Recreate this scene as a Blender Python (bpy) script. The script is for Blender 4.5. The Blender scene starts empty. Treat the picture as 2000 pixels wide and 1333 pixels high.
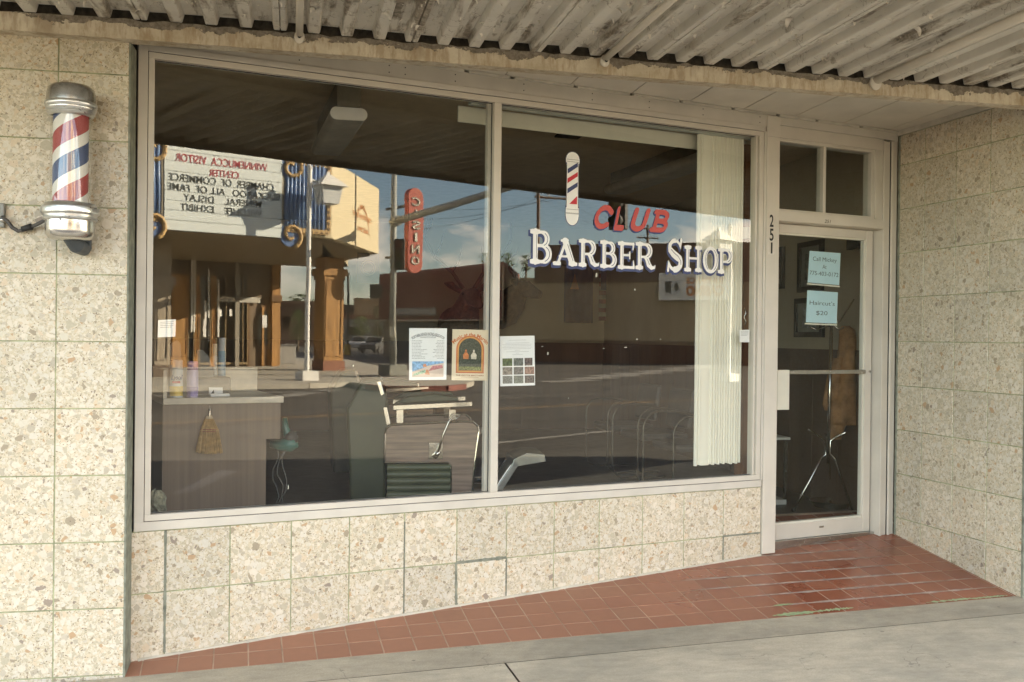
import bpy, math, random
import numpy as np
from mathutils import Vector, Matrix
R_ = math.radians
D = bpy.data
scn = bpy.context.scene
COL = scn.collection
random.seed(7)

# ------------------------------------------------------------------ camera, sky, sun, exposure
def nv(a): return np.array(a, float)
CAM = nv([0.8561, -4.8468, 1.5911])
FPX = 1960.12                                   # focal length in pixels of a 2000 px wide frame
_p, _r, _a = -0.0036978, 0.0113253, 0.191685
def _rot(v): return nv([v[0]*math.cos(_a)+v[1]*math.sin(_a), -v[0]*math.sin(_a)+v[1]*math.cos(_a), v[2]])
_f = nv([0, math.cos(_p), math.sin(_p)]); _u = np.cross([1, 0, 0.], _f)
RR = _rot(math.cos(_r)*nv([1, 0, 0])+math.sin(_r)*_u)
UU = _rot(-math.sin(_r)*nv([1, 0, 0])+math.cos(_r)*_u)
FF = _rot(_f)
cam_d = D.cameras.new('camera'); cam = D.objects.new('camera', cam_d); COL.objects.link(cam)
cam_d.sensor_width = 36; cam_d.lens = FPX/2000*36; cam_d.clip_end = 3000; cam_d.clip_start = .05
cam.matrix_world = Matrix(((RR[0], UU[0], -FF[0], CAM[0]), (RR[1], UU[1], -FF[1], CAM[1]), (RR[2], UU[2], -FF[2], CAM[2]), (0, 0, 0, 1)))
scn.camera = cam
scn.view_settings.view_transform = 'Standard'; scn.view_settings.look = 'None'
scn.view_settings.exposure = 4.02; scn.view_settings.gamma = 1
SUN_AZ, SUN_EL = R_(58), R_(21)                 # azimuth from +Y towards +X
w = D.worlds.new('World'); scn.world = w; w.use_nodes = True
nt = w.node_tree; nt.nodes.clear()
def N(t, kind, **kw):
    n = t.nodes.new(kind)
    for k, v in kw.items(): setattr(n, k, v)
    return n
bg = N(nt, 'ShaderNodeBackground'); out = N(nt, 'ShaderNodeOutputWorld')
sky = N(nt, 'ShaderNodeTexSky', sky_type='NISHITA', sun_disc=False, sun_elevation=SUN_EL, sun_rotation=SUN_AZ, altitude=1300, air_density=1.0, dust_density=.7, ozone_density=1.0)
tc = N(nt, 'ShaderNodeTexCoord'); sep = N(nt, 'ShaderNodeSeparateXYZ'); nt.links.new(tc.outputs['Generated'], sep.inputs[0])
ad = N(nt, 'ShaderNodeMath', operation='ADD'); ad.inputs[1].default_value = .38; nt.links.new(sep.outputs[2], ad.inputs[0])
cmb = N(nt, 'ShaderNodeCombineXYZ')
for i in range(2):
    dv = N(nt, 'ShaderNodeMath', operation='DIVIDE'); nt.links.new(sep.outputs[i], dv.inputs[0]); nt.links.new(ad.outputs[0], dv.inputs[1]); nt.links.new(dv.outputs[0], cmb.inputs[i])
nz = N(nt, 'ShaderNodeTexNoise'); nz.inputs['Scale'].default_value = 3.1; nz.inputs['Detail'].default_value = 9; nz.inputs['Roughness'].default_value = .58
nt.links.new(cmb.outputs[0], nz.inputs['Vector'])
cr = N(nt, 'ShaderNodeValToRGB'); cr.color_ramp.elements[0].position = .50; cr.color_ramp.elements[1].position = .60; nt.links.new(nz.outputs['Fac'], cr.inputs[0])
hz = N(nt, 'ShaderNodeMapRange'); hz.inputs['From Min'].default_value = .0; hz.inputs['From Max'].default_value = .09; nt.links.new(sep.outputs[2], hz.inputs['Value'])
mu = N(nt, 'ShaderNodeMath', operation='MULTIPLY'); nt.links.new(cr.outputs[0], mu.inputs[0]); nt.links.new(hz.outputs[0], mu.inputs[1])
mu2 = N(nt, 'ShaderNodeMath', operation='MULTIPLY'); nt.links.new(mu.outputs[0], mu2.inputs[0]); mu2.inputs[1].default_value = .8
mx = N(nt, 'ShaderNodeMixRGB'); nt.links.new(mu2.outputs[0], mx.inputs[0]); nt.links.new(sky.outputs[0], mx.inputs[1]); mx.inputs[2].default_value = (12, 10.7, 9.2, 1)
wm = N(nt, 'ShaderNodeMixRGB', blend_type='MULTIPLY'); wm.inputs[0].default_value = 1; wm.inputs[2].default_value = (1.03, .97, .90, 1); nt.links.new(mx.outputs[0], wm.inputs[1])
nt.links.new(wm.outputs[0], bg.inputs[0]); bg.inputs[1].default_value = .058
nt.links.new(bg.outputs[0], out.inputs[0])
sun_d = D.lights.new('sun', 'SUN'); sun_d.energy = 5.0; sun_d.angle = R_(.5); sun_d.color = (1, .85, .64)
sun = D.objects.new('sun', sun_d); COL.objects.link(sun)
SUNV = Vector((math.sin(SUN_AZ)*math.cos(SUN_EL), math.cos(SUN_AZ)*math.cos(SUN_EL), math.sin(SUN_EL)))
sun.rotation_euler = SUNV.to_track_quat('Z', 'Y').to_euler(); sun.location = (20, 20, 20)
cy = scn.cycles
cy.max_bounces = 10; cy.diffuse_bounces = 5; cy.glossy_bounces = 5; cy.transparent_max_bounces = 16; cy.transmission_bounces = 6
cy.sample_clamp_indirect = 4; cy.caustics_reflective = False; cy.caustics_refractive = False
cy.use_denoising = True; cy.use_adaptive_sampling = False

# ------------------------------------------------------------------ frames of reference
WA = R_(15.669)                                 # the shop front recedes from the street line
WD = nv([math.cos(WA), math.sin(WA), 0]); WN = nv([math.sin(WA), -math.cos(WA), 0]); B0 = nv([.151, .193, 0])
RA = R_(-85.809); RD = nv([math.cos(RA), math.sin(RA), 0]); RN = nv([RD[1], -RD[0], 0]); R0 = nv([4.815, 1.489, 0])   # side wall, RN points to the left
SA = R_(4.15); SD = nv([math.cos(SA), math.sin(SA), 0]); SI = nv([-math.sin(SA), math.cos(SA), 0])                 # the street
Z3 = nv([0, 0, 1])
def Wp(s, z, o=0): return B0+s*WD+o*WN+z*Z3
def Sp(u, v, z): return u*SD+v*SI+z*Z3
def ray(px, py): return (px-1000)/FPX*RR+(666.5-py)/FPX*UU+FF
def hit(px, py, P0, Nn, d=None, o=None):
    d = ray(px, py) if d is None else d; o = CAM if o is None else o
    return o+((nv(P0)-o)@nv(Nn))/(d@nv(Nn))*d
def win(px, py, off=0.):
    p = hit(px, py, B0+off*WN, WN); return (p-B0)@WD, p[2]
def Ip(px, py, dep): return CAM+dep*ray(px, py)
def refl(px, py):
    p = hit(px, py, B0, WN); d = ray(px, py); d = d-2*(d@WN)*WN
    return p, d/np.linalg.norm(d)
def Rg(px, py, z):
    p, d = refl(px, py); return p+(z-p[2])/d[2]*d
def Rv(px, py, v):                              # on a plane parallel to the street, v metres in front (negative: across)
    p, d = refl(px, py); return p+(v-p@SI)/(d@SI)*d
def Rt(px, py, t): p, d = refl(px, py); return p+t*d
def Rpl(px, py, P0, Nn):
    p, d = refl(px, py); return p+((nv(P0)-p)@nv(Nn))/(d@nv(Nn))*d
def floor_z(x, y): return .012+.010*x+.143*y-.003*x*y
def walk_z(u, v): return .012+.0195*u+.02*v

# ------------------------------------------------------------------ materials
MATS = {}
def newmat(name):
    m = D.materials.new(name); m.use_nodes = True; t = m.node_tree; t.nodes.clear()
    o = N(t, 'ShaderNodeOutputMaterial'); b = N(t, 'ShaderNodeBsdfPrincipled'); t.links.new(b.outputs[0], o.inputs[0])
    MATS[name] = m
    return m, t, b, o
def L(t, a, b): t.links.new(a, b)
def noise(t, vec, scale, detail=5, rough=.55, dist=0.):
    n = N(t, 'ShaderNodeTexNoise'); n.inputs['Scale'].default_value = scale; n.inputs['Detail'].default_value = detail
    n.inputs['Roughness'].default_value = rough; n.inputs['Distortion'].default_value = dist
    if vec is not None: L(t, vec, n.inputs['Vector'])
    return n.outputs['Fac']
def ramp(t, fac, *stops):
    r = N(t, 'ShaderNodeValToRGB'); e = r.color_ramp.elements
    while len(e) < len(stops): e.new(.5)
    for k, (p, c) in enumerate(stops): e[k].position = p; e[k].color = c if len(c) == 4 else (*c, 1)
    L(t, fac, r.inputs[0]); return r.outputs[0]
def mixc(t, fac, a, b, mode='MIX'):
    m = N(t, 'ShaderNodeMixRGB', blend_type=mode)
    for i, v in enumerate((fac, a, b)):
        if hasattr(v, 'links'): L(t, v, m.inputs[i])
        elif isinstance(v, (int, float)): m.inputs[i].default_value = v
        else: m.inputs[i].default_value = (*v, 1) if len(v) == 3 else v
    return m.outputs[0]
def mth(t, op, a, b=0.):
    m = N(t, 'ShaderNodeMath', operation=op)
    for i, v in enumerate((a, b)):
        if hasattr(v, 'links'): L(t, v, m.inputs[i])
        else: m.inputs[i].default_value = v
    return m.outputs[0]
def bump(t, b, h, strength=.3, dist=.002):
    n = N(t, 'ShaderNodeBump'); n.inputs['Strength'].default_value = strength; n.inputs['Distance'].default_value = dist
    L(t, h, n.inputs['Height']); L(t, n.outputs[0], b.inputs['Normal'])
def mapping(t, vec, sc=(1, 1, 1), rot=(0, 0, 0)):
    m = N(t, 'ShaderNodeMapping'); m.inputs['Scale'].default_value = sc; m.inputs['Rotation'].default_value = rot; L(t, vec, m.inputs[0]); return m.outputs[0]
def pos(t): return N(t, 'ShaderNodeNewGeometry').outputs['Position']
def mat(name, col, rough=.6, metal=0., var=.12, scale=9., bmp=0., bscale=120., stretch=(1, 1, 1), coat=0., emit=0.):
    if name in MATS: return MATS[name]
    m, t, b, o = newmat(name)
    g = mapping(t, N(t, 'ShaderNodeTexCoord').outputs['Object'], stretch)
    f = noise(t, g, scale, 6)
    c2 = tuple(min(1, x*(1+var*1.6)) for x in col); c1 = tuple(x*(1-var*1.6) for x in col)
    L(t, ramp(t, f, (.28, c1), (.72, c2)), b.inputs['Base Color'])
    f2 = noise(t, g, scale*2.7, 4)
    L(t, mth(t, 'ADD', mth(t, 'MULTIPLY', f2, .18), rough-.09), b.inputs['Roughness'])
    b.inputs['Metallic'].default_value = metal; b.inputs['Coat Weight'].default_value = coat
    if bmp: bump(t, b, noise(t, g, bscale, 4), bmp)
    if emit: b.inputs['Emission Color'].default_value = (*col, 1); b.inputs['Emission Strength'].default_value = emit
    return m
def terrazzo():
    m, t, b, o = newmat('terrazzo')
    g = N(t, 'ShaderNodeNewGeometry'); vm = N(t, 'ShaderNodeVectorMath', operation='SCALE')
    cx = N(t, 'ShaderNodeCombineXYZ')
    for i in range(3): L(t, mth(t, 'MULTIPLY', g.outputs['Random Per Island'], (37., 91., 53.)[i]), cx.inputs[i])
    av = N(t, 'ShaderNodeVectorMath', operation='ADD'); L(t, g.outputs['Position'], av.inputs[0]); L(t, cx.outputs[0], av.inputs[1])
    nzv = N(t, 'ShaderNodeTexNoise'); nzv.inputs['Scale'].default_value = 22; L(t, av.outputs[0], nzv.inputs['Vector'])
    sb = N(t, 'ShaderNodeVectorMath', operation='MULTIPLY_ADD'); L(t, nzv.outputs['Color'], sb.inputs[0]); sb.inputs[1].default_value = (.022, .022, .022); L(t, av.outputs[0], sb.inputs[2])
    P = sb.outputs[0]
    def chips(scale, w0, w1, stops, keep):
        v = N(t, 'ShaderNodeTexVoronoi'); v.inputs['Scale'].default_value = scale; L(t, P, v.inputs['Vector'])
        e = N(t, 'ShaderNodeTexVoronoi', feature='DISTANCE_TO_EDGE'); e.inputs['Scale'].default_value = scale; L(t, P, e.inputs['Vector'])
        sc = N(t, 'ShaderNodeSeparateColor'); L(t, v.outputs['Color'], sc.inputs[0])
        # each stone has its own size: threshold of the edge distance depends on the cell
        th = mth(t, 'MULTIPLY', sc.outputs[1], w1)
        inside = mth(t, 'GREATER_THAN', e.outputs[0], mth(t, 'ADD', th, w0))
        k = mth(t, 'GREATER_THAN', sc.outputs[2], keep)
        return ramp(t, sc.outputs[0], *stops), mth(t, 'MULTIPLY', inside, k)
    r = N(t, 'ShaderNodeTexNoise'); r.inputs['Scale'].default_value = 3; L(t, g.outputs['Position'], r.inputs['Vector'])
    base = ramp(t, noise(t, P, 260, 3), (.3, (.50, .435, .31)), (.7, (.63, .56, .42)))
    s1 = ((0, (.60, .56, .46)), (.18, (.47, .425, .32)), (.34, (.66, .60, .49)), (.52, (.44, .395, .31)), (.60, (.62, .58, .49)), (.77, (.34, .29, .21)), (.82, (.60, .50, .36)), (.90, (.50, .45, .36)), (.955, (.46, .32, .19)), (.982, (.30, .25, .20)))
    c3, f3 = chips(150, .02, .12, ((0, (.60, .55, .44)), (.3, (.44, .38, .28)), (.6, (.64, .59, .48)), (.86, (.34, .28, .2)), (.95, (.2, .16, .12))), .42)
    c2, f2 = chips(68, .03, .16, s1, .30)
    c1, f1 = chips(33, .035, .23, s1, .45)
    for n_ in t.nodes:
        if n_.type == 'VALTORGB' and len(n_.color_ramp.elements) > 4: n_.color_ramp.interpolation = 'CONSTANT'
    c = mixc(t, f3, base, c3); c = mixc(t, f2, c, c2); c = mixc(t, f1, c, c1)
    # grain inside the stones, pits, and a tone of its own for each tile
    c = mixc(t, .22, c, ramp(t, noise(t, P, 90, 6, .7), (.3, (.3, .3, .3)), (.7, (.75, .75, .75))), 'OVERLAY')
    pv = N(t, 'ShaderNodeTexVoronoi'); pv.inputs['Scale'].default_value = 75; L(t, P, pv.inputs['Vector'])
    ps = N(t, 'ShaderNodeSeparateColor'); L(t, pv.outputs['Color'], ps.inputs[0])
    pit = mth(t, 'MULTIPLY', mth(t, 'LESS_THAN', pv.outputs['Distance'], .16), mth(t, 'GREATER_THAN', ps.outputs[0], .72))
    c = mixc(t, pit, c, (.17, .135, .09))
    tone = ramp(t, g.outputs['Random Per Island'], (0, (.85, .85, .86)), (.35, (.94, .93, .925)), (.7, (.99, .975, .975)), (1, (.97, .965, .965)))
    c = mixc(t, 1., c, tone, 'MULTIPLY')
    # green-grey weathering in soft patches
    wz = noise(t, g.outputs['Position'], 2.6, 5, .6)
    c = mixc(t, mth(t, 'MULTIPLY', ramp(t, wz, (.52, (0, 0, 0)), (.75, (1, 1, 1))), .22), c, (.35, .34, .26))
    L(t, c, b.inputs['Base Color'])
    b.inputs['Roughness'].default_value = .42; b.inputs['Specular IOR Level'].default_value = .35
    bump(t, b, mth(t, 'ADD', mth(t, 'MULTIPLY', pit, -1.), mth(t, 'MULTIPLY', noise(t, P, 300, 2), .2)), .35, .001)
    return m
M_TER = terrazzo()
M_GROUT = mat('green_grout', (.30, .32, .19), .9, var=.3, scale=14, bmp=.4)
M_CAULK = mat('grey_green_caulk', (.19, .20, .155), .7, var=.25, scale=20, bmp=.3)
M_ALU = mat('painted_aluminium', (.55, .51, .44), .42, .0, var=.05, scale=4, bmp=.03, bscale=300)
M_ALU2 = mat('painted_aluminium_trim', (.54, .505, .44), .45, .0, var=.06, scale=5, bmp=.03, bscale=300)
M_SOFF = mat('soffit_paint', (.62, .58, .50), .7, var=.07, scale=3, bmp=.15, bscale=60)
M_DARK = mat('dark_gap', (.02, .02, .018), .8)
M_CONC = mat('sidewalk_concrete', (.40, .375, .32), .85, var=.08, scale=3.5, bmp=.35, bscale=220)
M_CONC2 = mat('grey_kerb_concrete', (.265, .27, .235), .8, var=.12, scale=6, bmp=.35, bscale=180)
M_ASPH = mat('asphalt', (.075, .072, .068), .85, var=.18, scale=1.2, bmp=.4, bscale=90)
M_CHR = mat('chrome', (.62, .60, .55), .16, 1., var=.03)
M_STEEL = mat('polished_steel', (.5, .485, .46), .24, 1., var=.08, scale=20)
M_WHITEP = mat('white_paint', (.78, .77, .73), .5, var=.03)
M_BLACK = mat('black_rubber', (.02, .02, .02), .6)
M_PAPER = mat('white_paper', (.80, .80, .79), .7, var=.02)
M_CREAM = mat('cream_metal', (.60, .58, .49), .5, var=.03)
def glass(name, tint=(.93, .95, .94), r0=.062, wave=0.):
    m, t, b, o = newmat(name); t.nodes.remove(b)
    g = N(t, 'ShaderNodeNewGeometry'); dt = N(t, 'ShaderNodeVectorMath', operation='DOT_PRODUCT'); L(t, g.outputs['Normal'], dt.inputs[0]); L(t, g.outputs['Incoming'], dt.inputs[1])
    c = mth(t, 'SUBTRACT', 1., mth(t, 'ABSOLUTE', dt.outputs['Value'])); f = mth(t, 'ADD', mth(t, 'MULTIPLY', mth(t, 'POWER', c, 5.), 1-r0), r0)
    tr = N(t, 'ShaderNodeBsdfTransparent'); tr.inputs[0].default_value = (*tint, 1); gl = N(t, 'ShaderNodeBsdfGlossy'); gl.inputs['Roughness'].default_value = 0.0
    gl.inputs['Color'].default_value = (.97, .97, .94, 1)
    if wave:
        bp_ = N(t, 'ShaderNodeBump'); bp_.inputs['Strength'].default_value = 1; bp_.inputs['Distance'].default_value = wave; L(t, noise(t, mapping(t, N(t, 'ShaderNodeTexCoord').outputs['Object'], (1, 1, 1.6)), 1.5, 1, .4), bp_.inputs['Height']); L(t, bp_.outputs[0], gl.inputs['Normal'])
    mx = N(t, 'ShaderNodeMixShader'); L(t, f, mx.inputs[0]); L(t, tr.outputs[0], mx.inputs[1]); L(t, gl.outputs[0], mx.inputs[2])
    # thin film of dust and wiping marks
    df = N(t, 'ShaderNodeBsdfDiffuse'); df.inputs[0].default_value = (.6, .57, .5, 1)
    mp = mapping(t, N(t, 'ShaderNodeTexCoord').outputs['Object'], (1, 1, .35))
    k = ramp(t, noise(t, mp, 2.2, 8, .68), (.45, (.0, .0, .0)), (.95, (.05, .05, .05)))
    m2 = N(t, 'ShaderNodeMixShader'); L(t, k, m2.inputs[0]); L(t, mx.outputs[0], m2.inputs[1]); L(t, df.outputs[0], m2.inputs[2]); L(t, m2.outputs[0], o.inputs[0])
    return m
M_GLASS = glass('window_glass', wave=.0003)

# ------------------------------------------------------------------ mesh builder
ORG = {}
class MB:
    def __init__(s): s.v = []; s.f = []; s.m = []; s.mi = 0
    def add(s, vs, fs):
        k = len(s.v); s.v += [tuple(map(float, p)) for p in vs]; s.f += [tuple(k+i for i in f) for f in fs]; s.m += [s.mi]*len(fs); return s
    def obox(s, o, a, b, c):
        o, a, b, c = map(nv, (o, a, b, c))
        vs = [o, o+a, o+a+b, o+b, o+c, o+a+c, o+a+b+c, o+b+c]
        if np.dot(np.cross(a, b), c) < 0: fs = [(0, 1, 2, 3), (4, 7, 6, 5), (0, 4, 5, 1), (1, 5, 6, 2), (2, 6, 7, 3), (3, 7, 4, 0)]
        else: fs = [(0, 3, 2, 1), (4, 5, 6, 7), (0, 1, 5, 4), (1, 2, 6, 5), (2, 3, 7, 6), (3, 0, 4, 7)]
        return s.add(vs, fs)
    def box(s, x0, x1, y0, y1, z0, z1): return s.obox((x0, y0, z0), (x1-x0, 0, 0), (0, y1-y0, 0), (0, 0, z1-z0))
    def wbox(s, s0, s1, z0, z1, o0, o1): return s.obox(Wp(s0, z0, o0), (s1-s0)*WD, (o1-o0)*WN, (z1-z0)*Z3)
    def sbox(s, u0, u1, v0, v1, z0, z1): return s.obox(Sp(u0, v0, z0), (u1-u0)*SD, (v1-v0)*SI, (z1-z0)*Z3)
    def prism(s, poly, ext):
        poly = [nv(p) for p in poly]; n = len(poly); ext = nv(ext); k = np.zeros(3)
        for i in range(n): k += np.cross(poly[i], poly[(i+1) % n])
        if k@ext > 0: poly = poly[::-1]
        return s.add(poly+[p+ext for p in poly], [tuple(range(n)), tuple(range(2*n-1, n-1, -1))]+[(i, i+n, (i+1) % n+n, (i+1) % n) for i in range(n)])
    def face(s, poly): return s.add(poly, [tuple(range(len(poly)))])
    def tube(s, pts, r, seg=10, cap=True):
        pts = [nv(p) for p in pts]; n = len(pts); rs = r if hasattr(r, '__len__') else [r]*n; rings = []
        up = None
        for i, p in enumerate(pts):
            d = pts[min(i+1, n-1)]-pts[max(i-1, 0)]; d = d/(np.linalg.norm(d)+1e-12)
            if up is None: up = nv([0, 0, 1]) if abs(d[2]) < .9 else nv([1, 0, 0])
            a = np.cross(d, up); a /= np.linalg.norm(a)+1e-12; bb = np.cross(a, d); up = bb
            rings.append([p+rs[i]*(math.cos(2*math.pi*j/seg)*a+math.sin(2*math.pi*j/seg)*bb) for j in range(seg)])
        vs = [q for rg in rings for q in rg]; fs = []
        for i in range(n-1):
            for j in range(seg): fs.append((i*seg+j, (i+1)*seg+j, (i+1)*seg+(j+1) % seg, i*seg+(j+1) % seg))
        if cap: fs += [tuple(range(seg)), tuple(range(n*seg-1, (n-1)*seg-1, -1))]
        return s.add(vs, fs)
    def lathe(s, prof, o, ax=(0, 0, 1), seg=32):
        o = nv(o); ax = nv(ax); ax = ax/np.linalg.norm(ax); a = np.cross(ax, [0, 1, 0] if abs(ax[1]) < .9 else [1, 0, 0]); a /= np.linalg.norm(a); b = np.cross(ax, a)
        vs = []; fs = []; n = len(prof)
        for r, h in prof:
            for j in range(seg):
                t = 2*math.pi*j/seg; vs.append(o+h*ax+max(r, 1e-5)*(math.cos(t)*a+math.sin(t)*b))
        for i in range(n-1):
            for j in range(seg): fs.append((i*seg+j, i*seg+(j+1) % seg, (i+1)*seg+(j+1) % seg, (i+1)*seg+j))
        return s.add(vs, fs)
    def ball(s, c, r, seg=12, st=(1, 1, 1)):
        c = nv(c); vs = []; fs = []; n = seg//2
        for i in range(n+1):
            for j in range(seg):
                a = math.pi*i/n; t = 2*math.pi*j/seg; vs.append(c+r*nv([st[0]*math.sin(a)*math.cos(t), st[1]*math.sin(a)*math.sin(t), st[2]*math.cos(a)]))
        for i in range(n):
            for j in range(seg): fs.append((i*seg+j, (i+1)*seg+j, (i+1)*seg+(j+1) % seg, i*seg+(j+1) % seg))
        return s.add(vs, fs)
    def build(s, name, m, parent=None, smooth=False, bevel=0., org=None):
        me = D.meshes.new(name); o = D.objects.new(name, me); COL.objects.link(o)
        if parent is not None: g = ORG[parent.name]; o.parent = parent
        else:
            a = np.array(s.v); g = nv(org) if org is not None else nv([(a[:, 0].min()+a[:, 0].max())/2, (a[:, 1].min()+a[:, 1].max())/2, a[:, 2].min()]); o.location = g
        ORG[o.name] = g
        me.from_pydata([(p[0]-g[0], p[1]-g[1], p[2]-g[2]) for p in s.v], [], s.f)
        for mm in (m if isinstance(m, (list, tuple)) else [m]): me.materials.append(mm)
        if isinstance(m, (list, tuple)):
            for p, i in zip(me.polygons, s.m): p.material_index = i
        if smooth:
            me.shade_smooth() if hasattr(me, 'shade_smooth') else None
            for p in me.polygons: p.use_smooth = True
            if smooth == 'auto':
                mo = o.modifiers.new('e', 'EDGE_SPLIT'); mo.split_angle = R_(38)
        if bevel:
            mo = o.modifiers.new('b', 'BEVEL'); mo.width = bevel; mo.segments = 2; mo.limit_method = 'ANGLE'; mo.angle_limit = R_(40)
        return o
def tag(o, label=None, cat=None, group=None, kind=None):
    for k, v in (('label', label), ('category', cat), ('group', group), ('kind', kind)):
        if v: o[k] = v
    return o
def thing(name, label, cat, loc, group=None):
    o = D.objects.new(name, None); COL.objects.link(o); o.location = tuple(map(float, loc)); o.empty_display_size = .1
    ORG[o.name] = nv(loc); return tag(o, label, cat, group)
def copy_tree(o, parent=None):
    c = o.copy(); COL.objects.link(c); c.parent = parent; ORG[c.name] = ORG.get(o.name, nv([0, 0, 0]))
    for ch in [x for x in D.objects if x.parent == o and x.name != c.name]: copy_tree(ch, c)
    return c
_tc = {}
def text2d(body, bold=0., spacing=1.):
    key = (body, bold, spacing)
    if key in _tc: return _tc[key]
    cu = D.curves.new('t', 'FONT'); cu.body = body; cu.size = 1; cu.offset = bold; cu.space_character = spacing; cu.align_x = 'CENTER'; cu.resolution_u = 4
    ob = D.objects.new('t', cu); COL.objects.link(ob); dg = bpy.context.evaluated_depsgraph_get(); dg.update()
    me = D.meshes.new_from_object(ob.evaluated_get(dg)); vs = np.array([v.co[:2] for v in me.vertices]); fs = [tuple(p.vertices) for p in me.polygons]
    D.objects.remove(ob); D.curves.remove(cu); D.meshes.remove(me)
    vs[:, 0] -= (vs[:, 0].min()+vs[:, 0].max())/2
    _tc[key] = (vs, fs); return vs, fs
def text(mb, body, o, ax, up, h, width=None, bold=0., shear=0., arc=0., spacing=1.):
    """text centred on o, baseline at o; h = cap height; width squeezes it; arc bends it upward"""
    vs, fs = text2d(body, bold, spacing); o, ax, up = nv(o), nv(ax), nv(up); k = h/.70; x = vs[:, 0]*k; y = vs[:, 1]*k
    if width: x = x*width/(x.max()-x.min())
    x = x+shear*y
    if arc:
        r = arc; a = x/r; x, y = (r+y)*np.sin(a), (r+y)*np.cos(a)-r
    nn = np.cross(ax, up); pts = [o+x[i]*ax+y[i]*up for i in range(len(x))]
    return mb.add(pts, fs)
def msq(mb, sdf, x0, x1, y0, y1, cell, fn):
    """fill of {sdf<0} as clean polygons (marching squares), mapped to space by fn(x, y)"""
    nx, ny = int((x1-x0)/cell)+1, int((y1-y0)/cell)+1
    X, Y = np.meshgrid(x0+np.arange(nx+1)*cell, y0+np.arange(ny+1)*cell); S = sdf(X, Y)
    vid = {}
    def V(x, y):
        k = (round(x/cell*64), round(y/cell*64))
        if k not in vid: vid[k] = len(mb.v); mb.v.append(tuple(map(float, fn(x, y))))
        return vid[k]
    for j in range(ny):
        i = 0
        while i < nx:
            q = [S[j, i], S[j, i+1], S[j+1, i+1], S[j+1, i]]; P = [(X[j, i], Y[j, i]), (X[j, i+1], Y[j, i+1]), (X[j+1, i+1], Y[j+1, i+1]), (X[j+1, i], Y[j+1, i])]
            if all(a < 0 for a in q):
                k = i
                while k+1 < nx and S[j, k+2] < 0 and S[j+1, k+2] < 0: k += 1
                mb.f.append((V(*P[0]), V(X[j, k+1], Y[j, k+1]), V(X[j+1, k+1], Y[j+1, k+1]), V(*P[3]))); mb.m.append(mb.mi); i = k+1; continue
            if any(a < 0 for a in q):
                pl = []
                for a in range(4):
                    b = (a+1) % 4
                    if q[a] < 0: pl.append(V(*P[a]))
                    if (q[a] < 0) != (q[b] < 0):
                        tt = min(.98, max(.02, q[a]/(q[a]-q[b]))); pl.append(V(P[a][0]+tt*(P[b][0]-P[a][0]), P[a][1]+tt*(P[b][1]-P[a][1])))
                if len(pl) > 2: mb.f.append(tuple(pl)); mb.m.append(mb.mi)
            i += 1
def seg_sd(X, Y, pts, wd):
    d = np.full(X.shape, 9.)
    for k in range(len(pts)-1):
        (ax, ay), (bx, by) = pts[k], pts[k+1]; w0 = wd[k] if hasattr(wd, '__len__') else wd; w1 = wd[k+1] if hasattr(wd, '__len__') else wd
        dx, dy = bx-ax, by-ay; t = np.clip(((X-ax)*dx+(Y-ay)*dy)/(dx*dx+dy*dy+1e-12), 0, 1)
        d = np.minimum(d, np.hypot(X-ax-t*dx, Y-ay-t*dy)-(w0+(w1-w0)*t))
    return d
def box_sd(X, Y, x0, x1, y0, y1): return np.maximum(np.abs(X-(x0+x1)/2)-(x1-x0)/2, np.abs(Y-(y0+y1)/2)-(y1-y0)/2)
def arcp(cx, cy, rx, ry, a0, a1, n=16): return [(cx+rx*math.cos(R_(a0+(a1-a0)*i/n)), cy+ry*math.sin(R_(a0+(a1-a0)*i/n))) for i in range(n+1)]
GO = -.03                                        # the panes sit 30 mm behind the face of the frame
_h = hit
def refl(px, py):
    p = _h(px, py, B0+GO*WN, WN); d = ray(px, py); d = d-2*(d@WN)*WN
    return p, d/np.linalg.norm(d)

# ================================================================== NEAR STRUCTURE
def tiles(name, parent, pt, nrm, us, zs, zmin=None, th=.02, gap=.0022, m=None):
    """bevelled tiles between the joints us x zs; pt(u, z) is a point of the face, nrm its outward normal"""
    mb = MB(); rnd = random.Random(hash(name) % 999)
    for i in range(len(us)-1):
        for j in range(len(zs)-1):
            g = gap*(1+.5*rnd.random()); u0, u1, z0, z1 = us[i]+g, us[i+1]-g, zs[j]+g, zs[j+1]-g
            dp = rnd.uniform(-.0008, .0008); b = .0016
            q = [(u0, z0), (u1, z0), (u1, z1), (u0, z1)]; c = [(u0+b, z0+b), (u1-b, z0+b), (u1-b, z1-b), (u0+b, z1-b)]
            vs = [pt(*p)-th*nrm for p in q]+[pt(*p)+(dp-b)*nrm for p in q]+[pt(*p)+dp*nrm for p in c]
            fs = [(8, 9, 10, 11)]+[(4+k, 4+(k+1) % 4, 8+(k+1) % 4, 8+k) for k in range(4)]+[(k, (k+1) % 4, 4+(k+1) % 4, 4+k) for k in range(4)]
            mb.add(vs, fs)
    return mb.build(name, m or M_TER, parent)
# pilaster on the street line
T = .3048
pil = thing('tiled_pilaster', 'cream terrazzo tiled pilaster carrying the striped barber pole', 'pilaster', (-.6, 0, 0))
pz = [-.02]+[.0256+T*k for k in range(0, 10)]+[3.02]; pz[-1] = 3.0
tiles('wall_tiles', pil, lambda u, z: nv([u, 0, z]), nv([0, -1, 0.]), [-2.134, -1.829, -1.524, -1.219, -.914, -.609, -.304, .0], [-.02, .0256]+[.0256+T*k for k in range(1, 10)]+[3.0])
MB().box(-2.6, -.004, .0025, .10, -.1, 2.925).build('grout', M_GROUT, pil)
MB().box(-.006, .006, .002, .145, -.05, 2.922).build('edge_caulk', M_CAULK, pil, bevel=.002)
MB().box(-2.6, -.022, .10, .26, -.1, 3.05).build('backing', M_DARK, pil)
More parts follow.
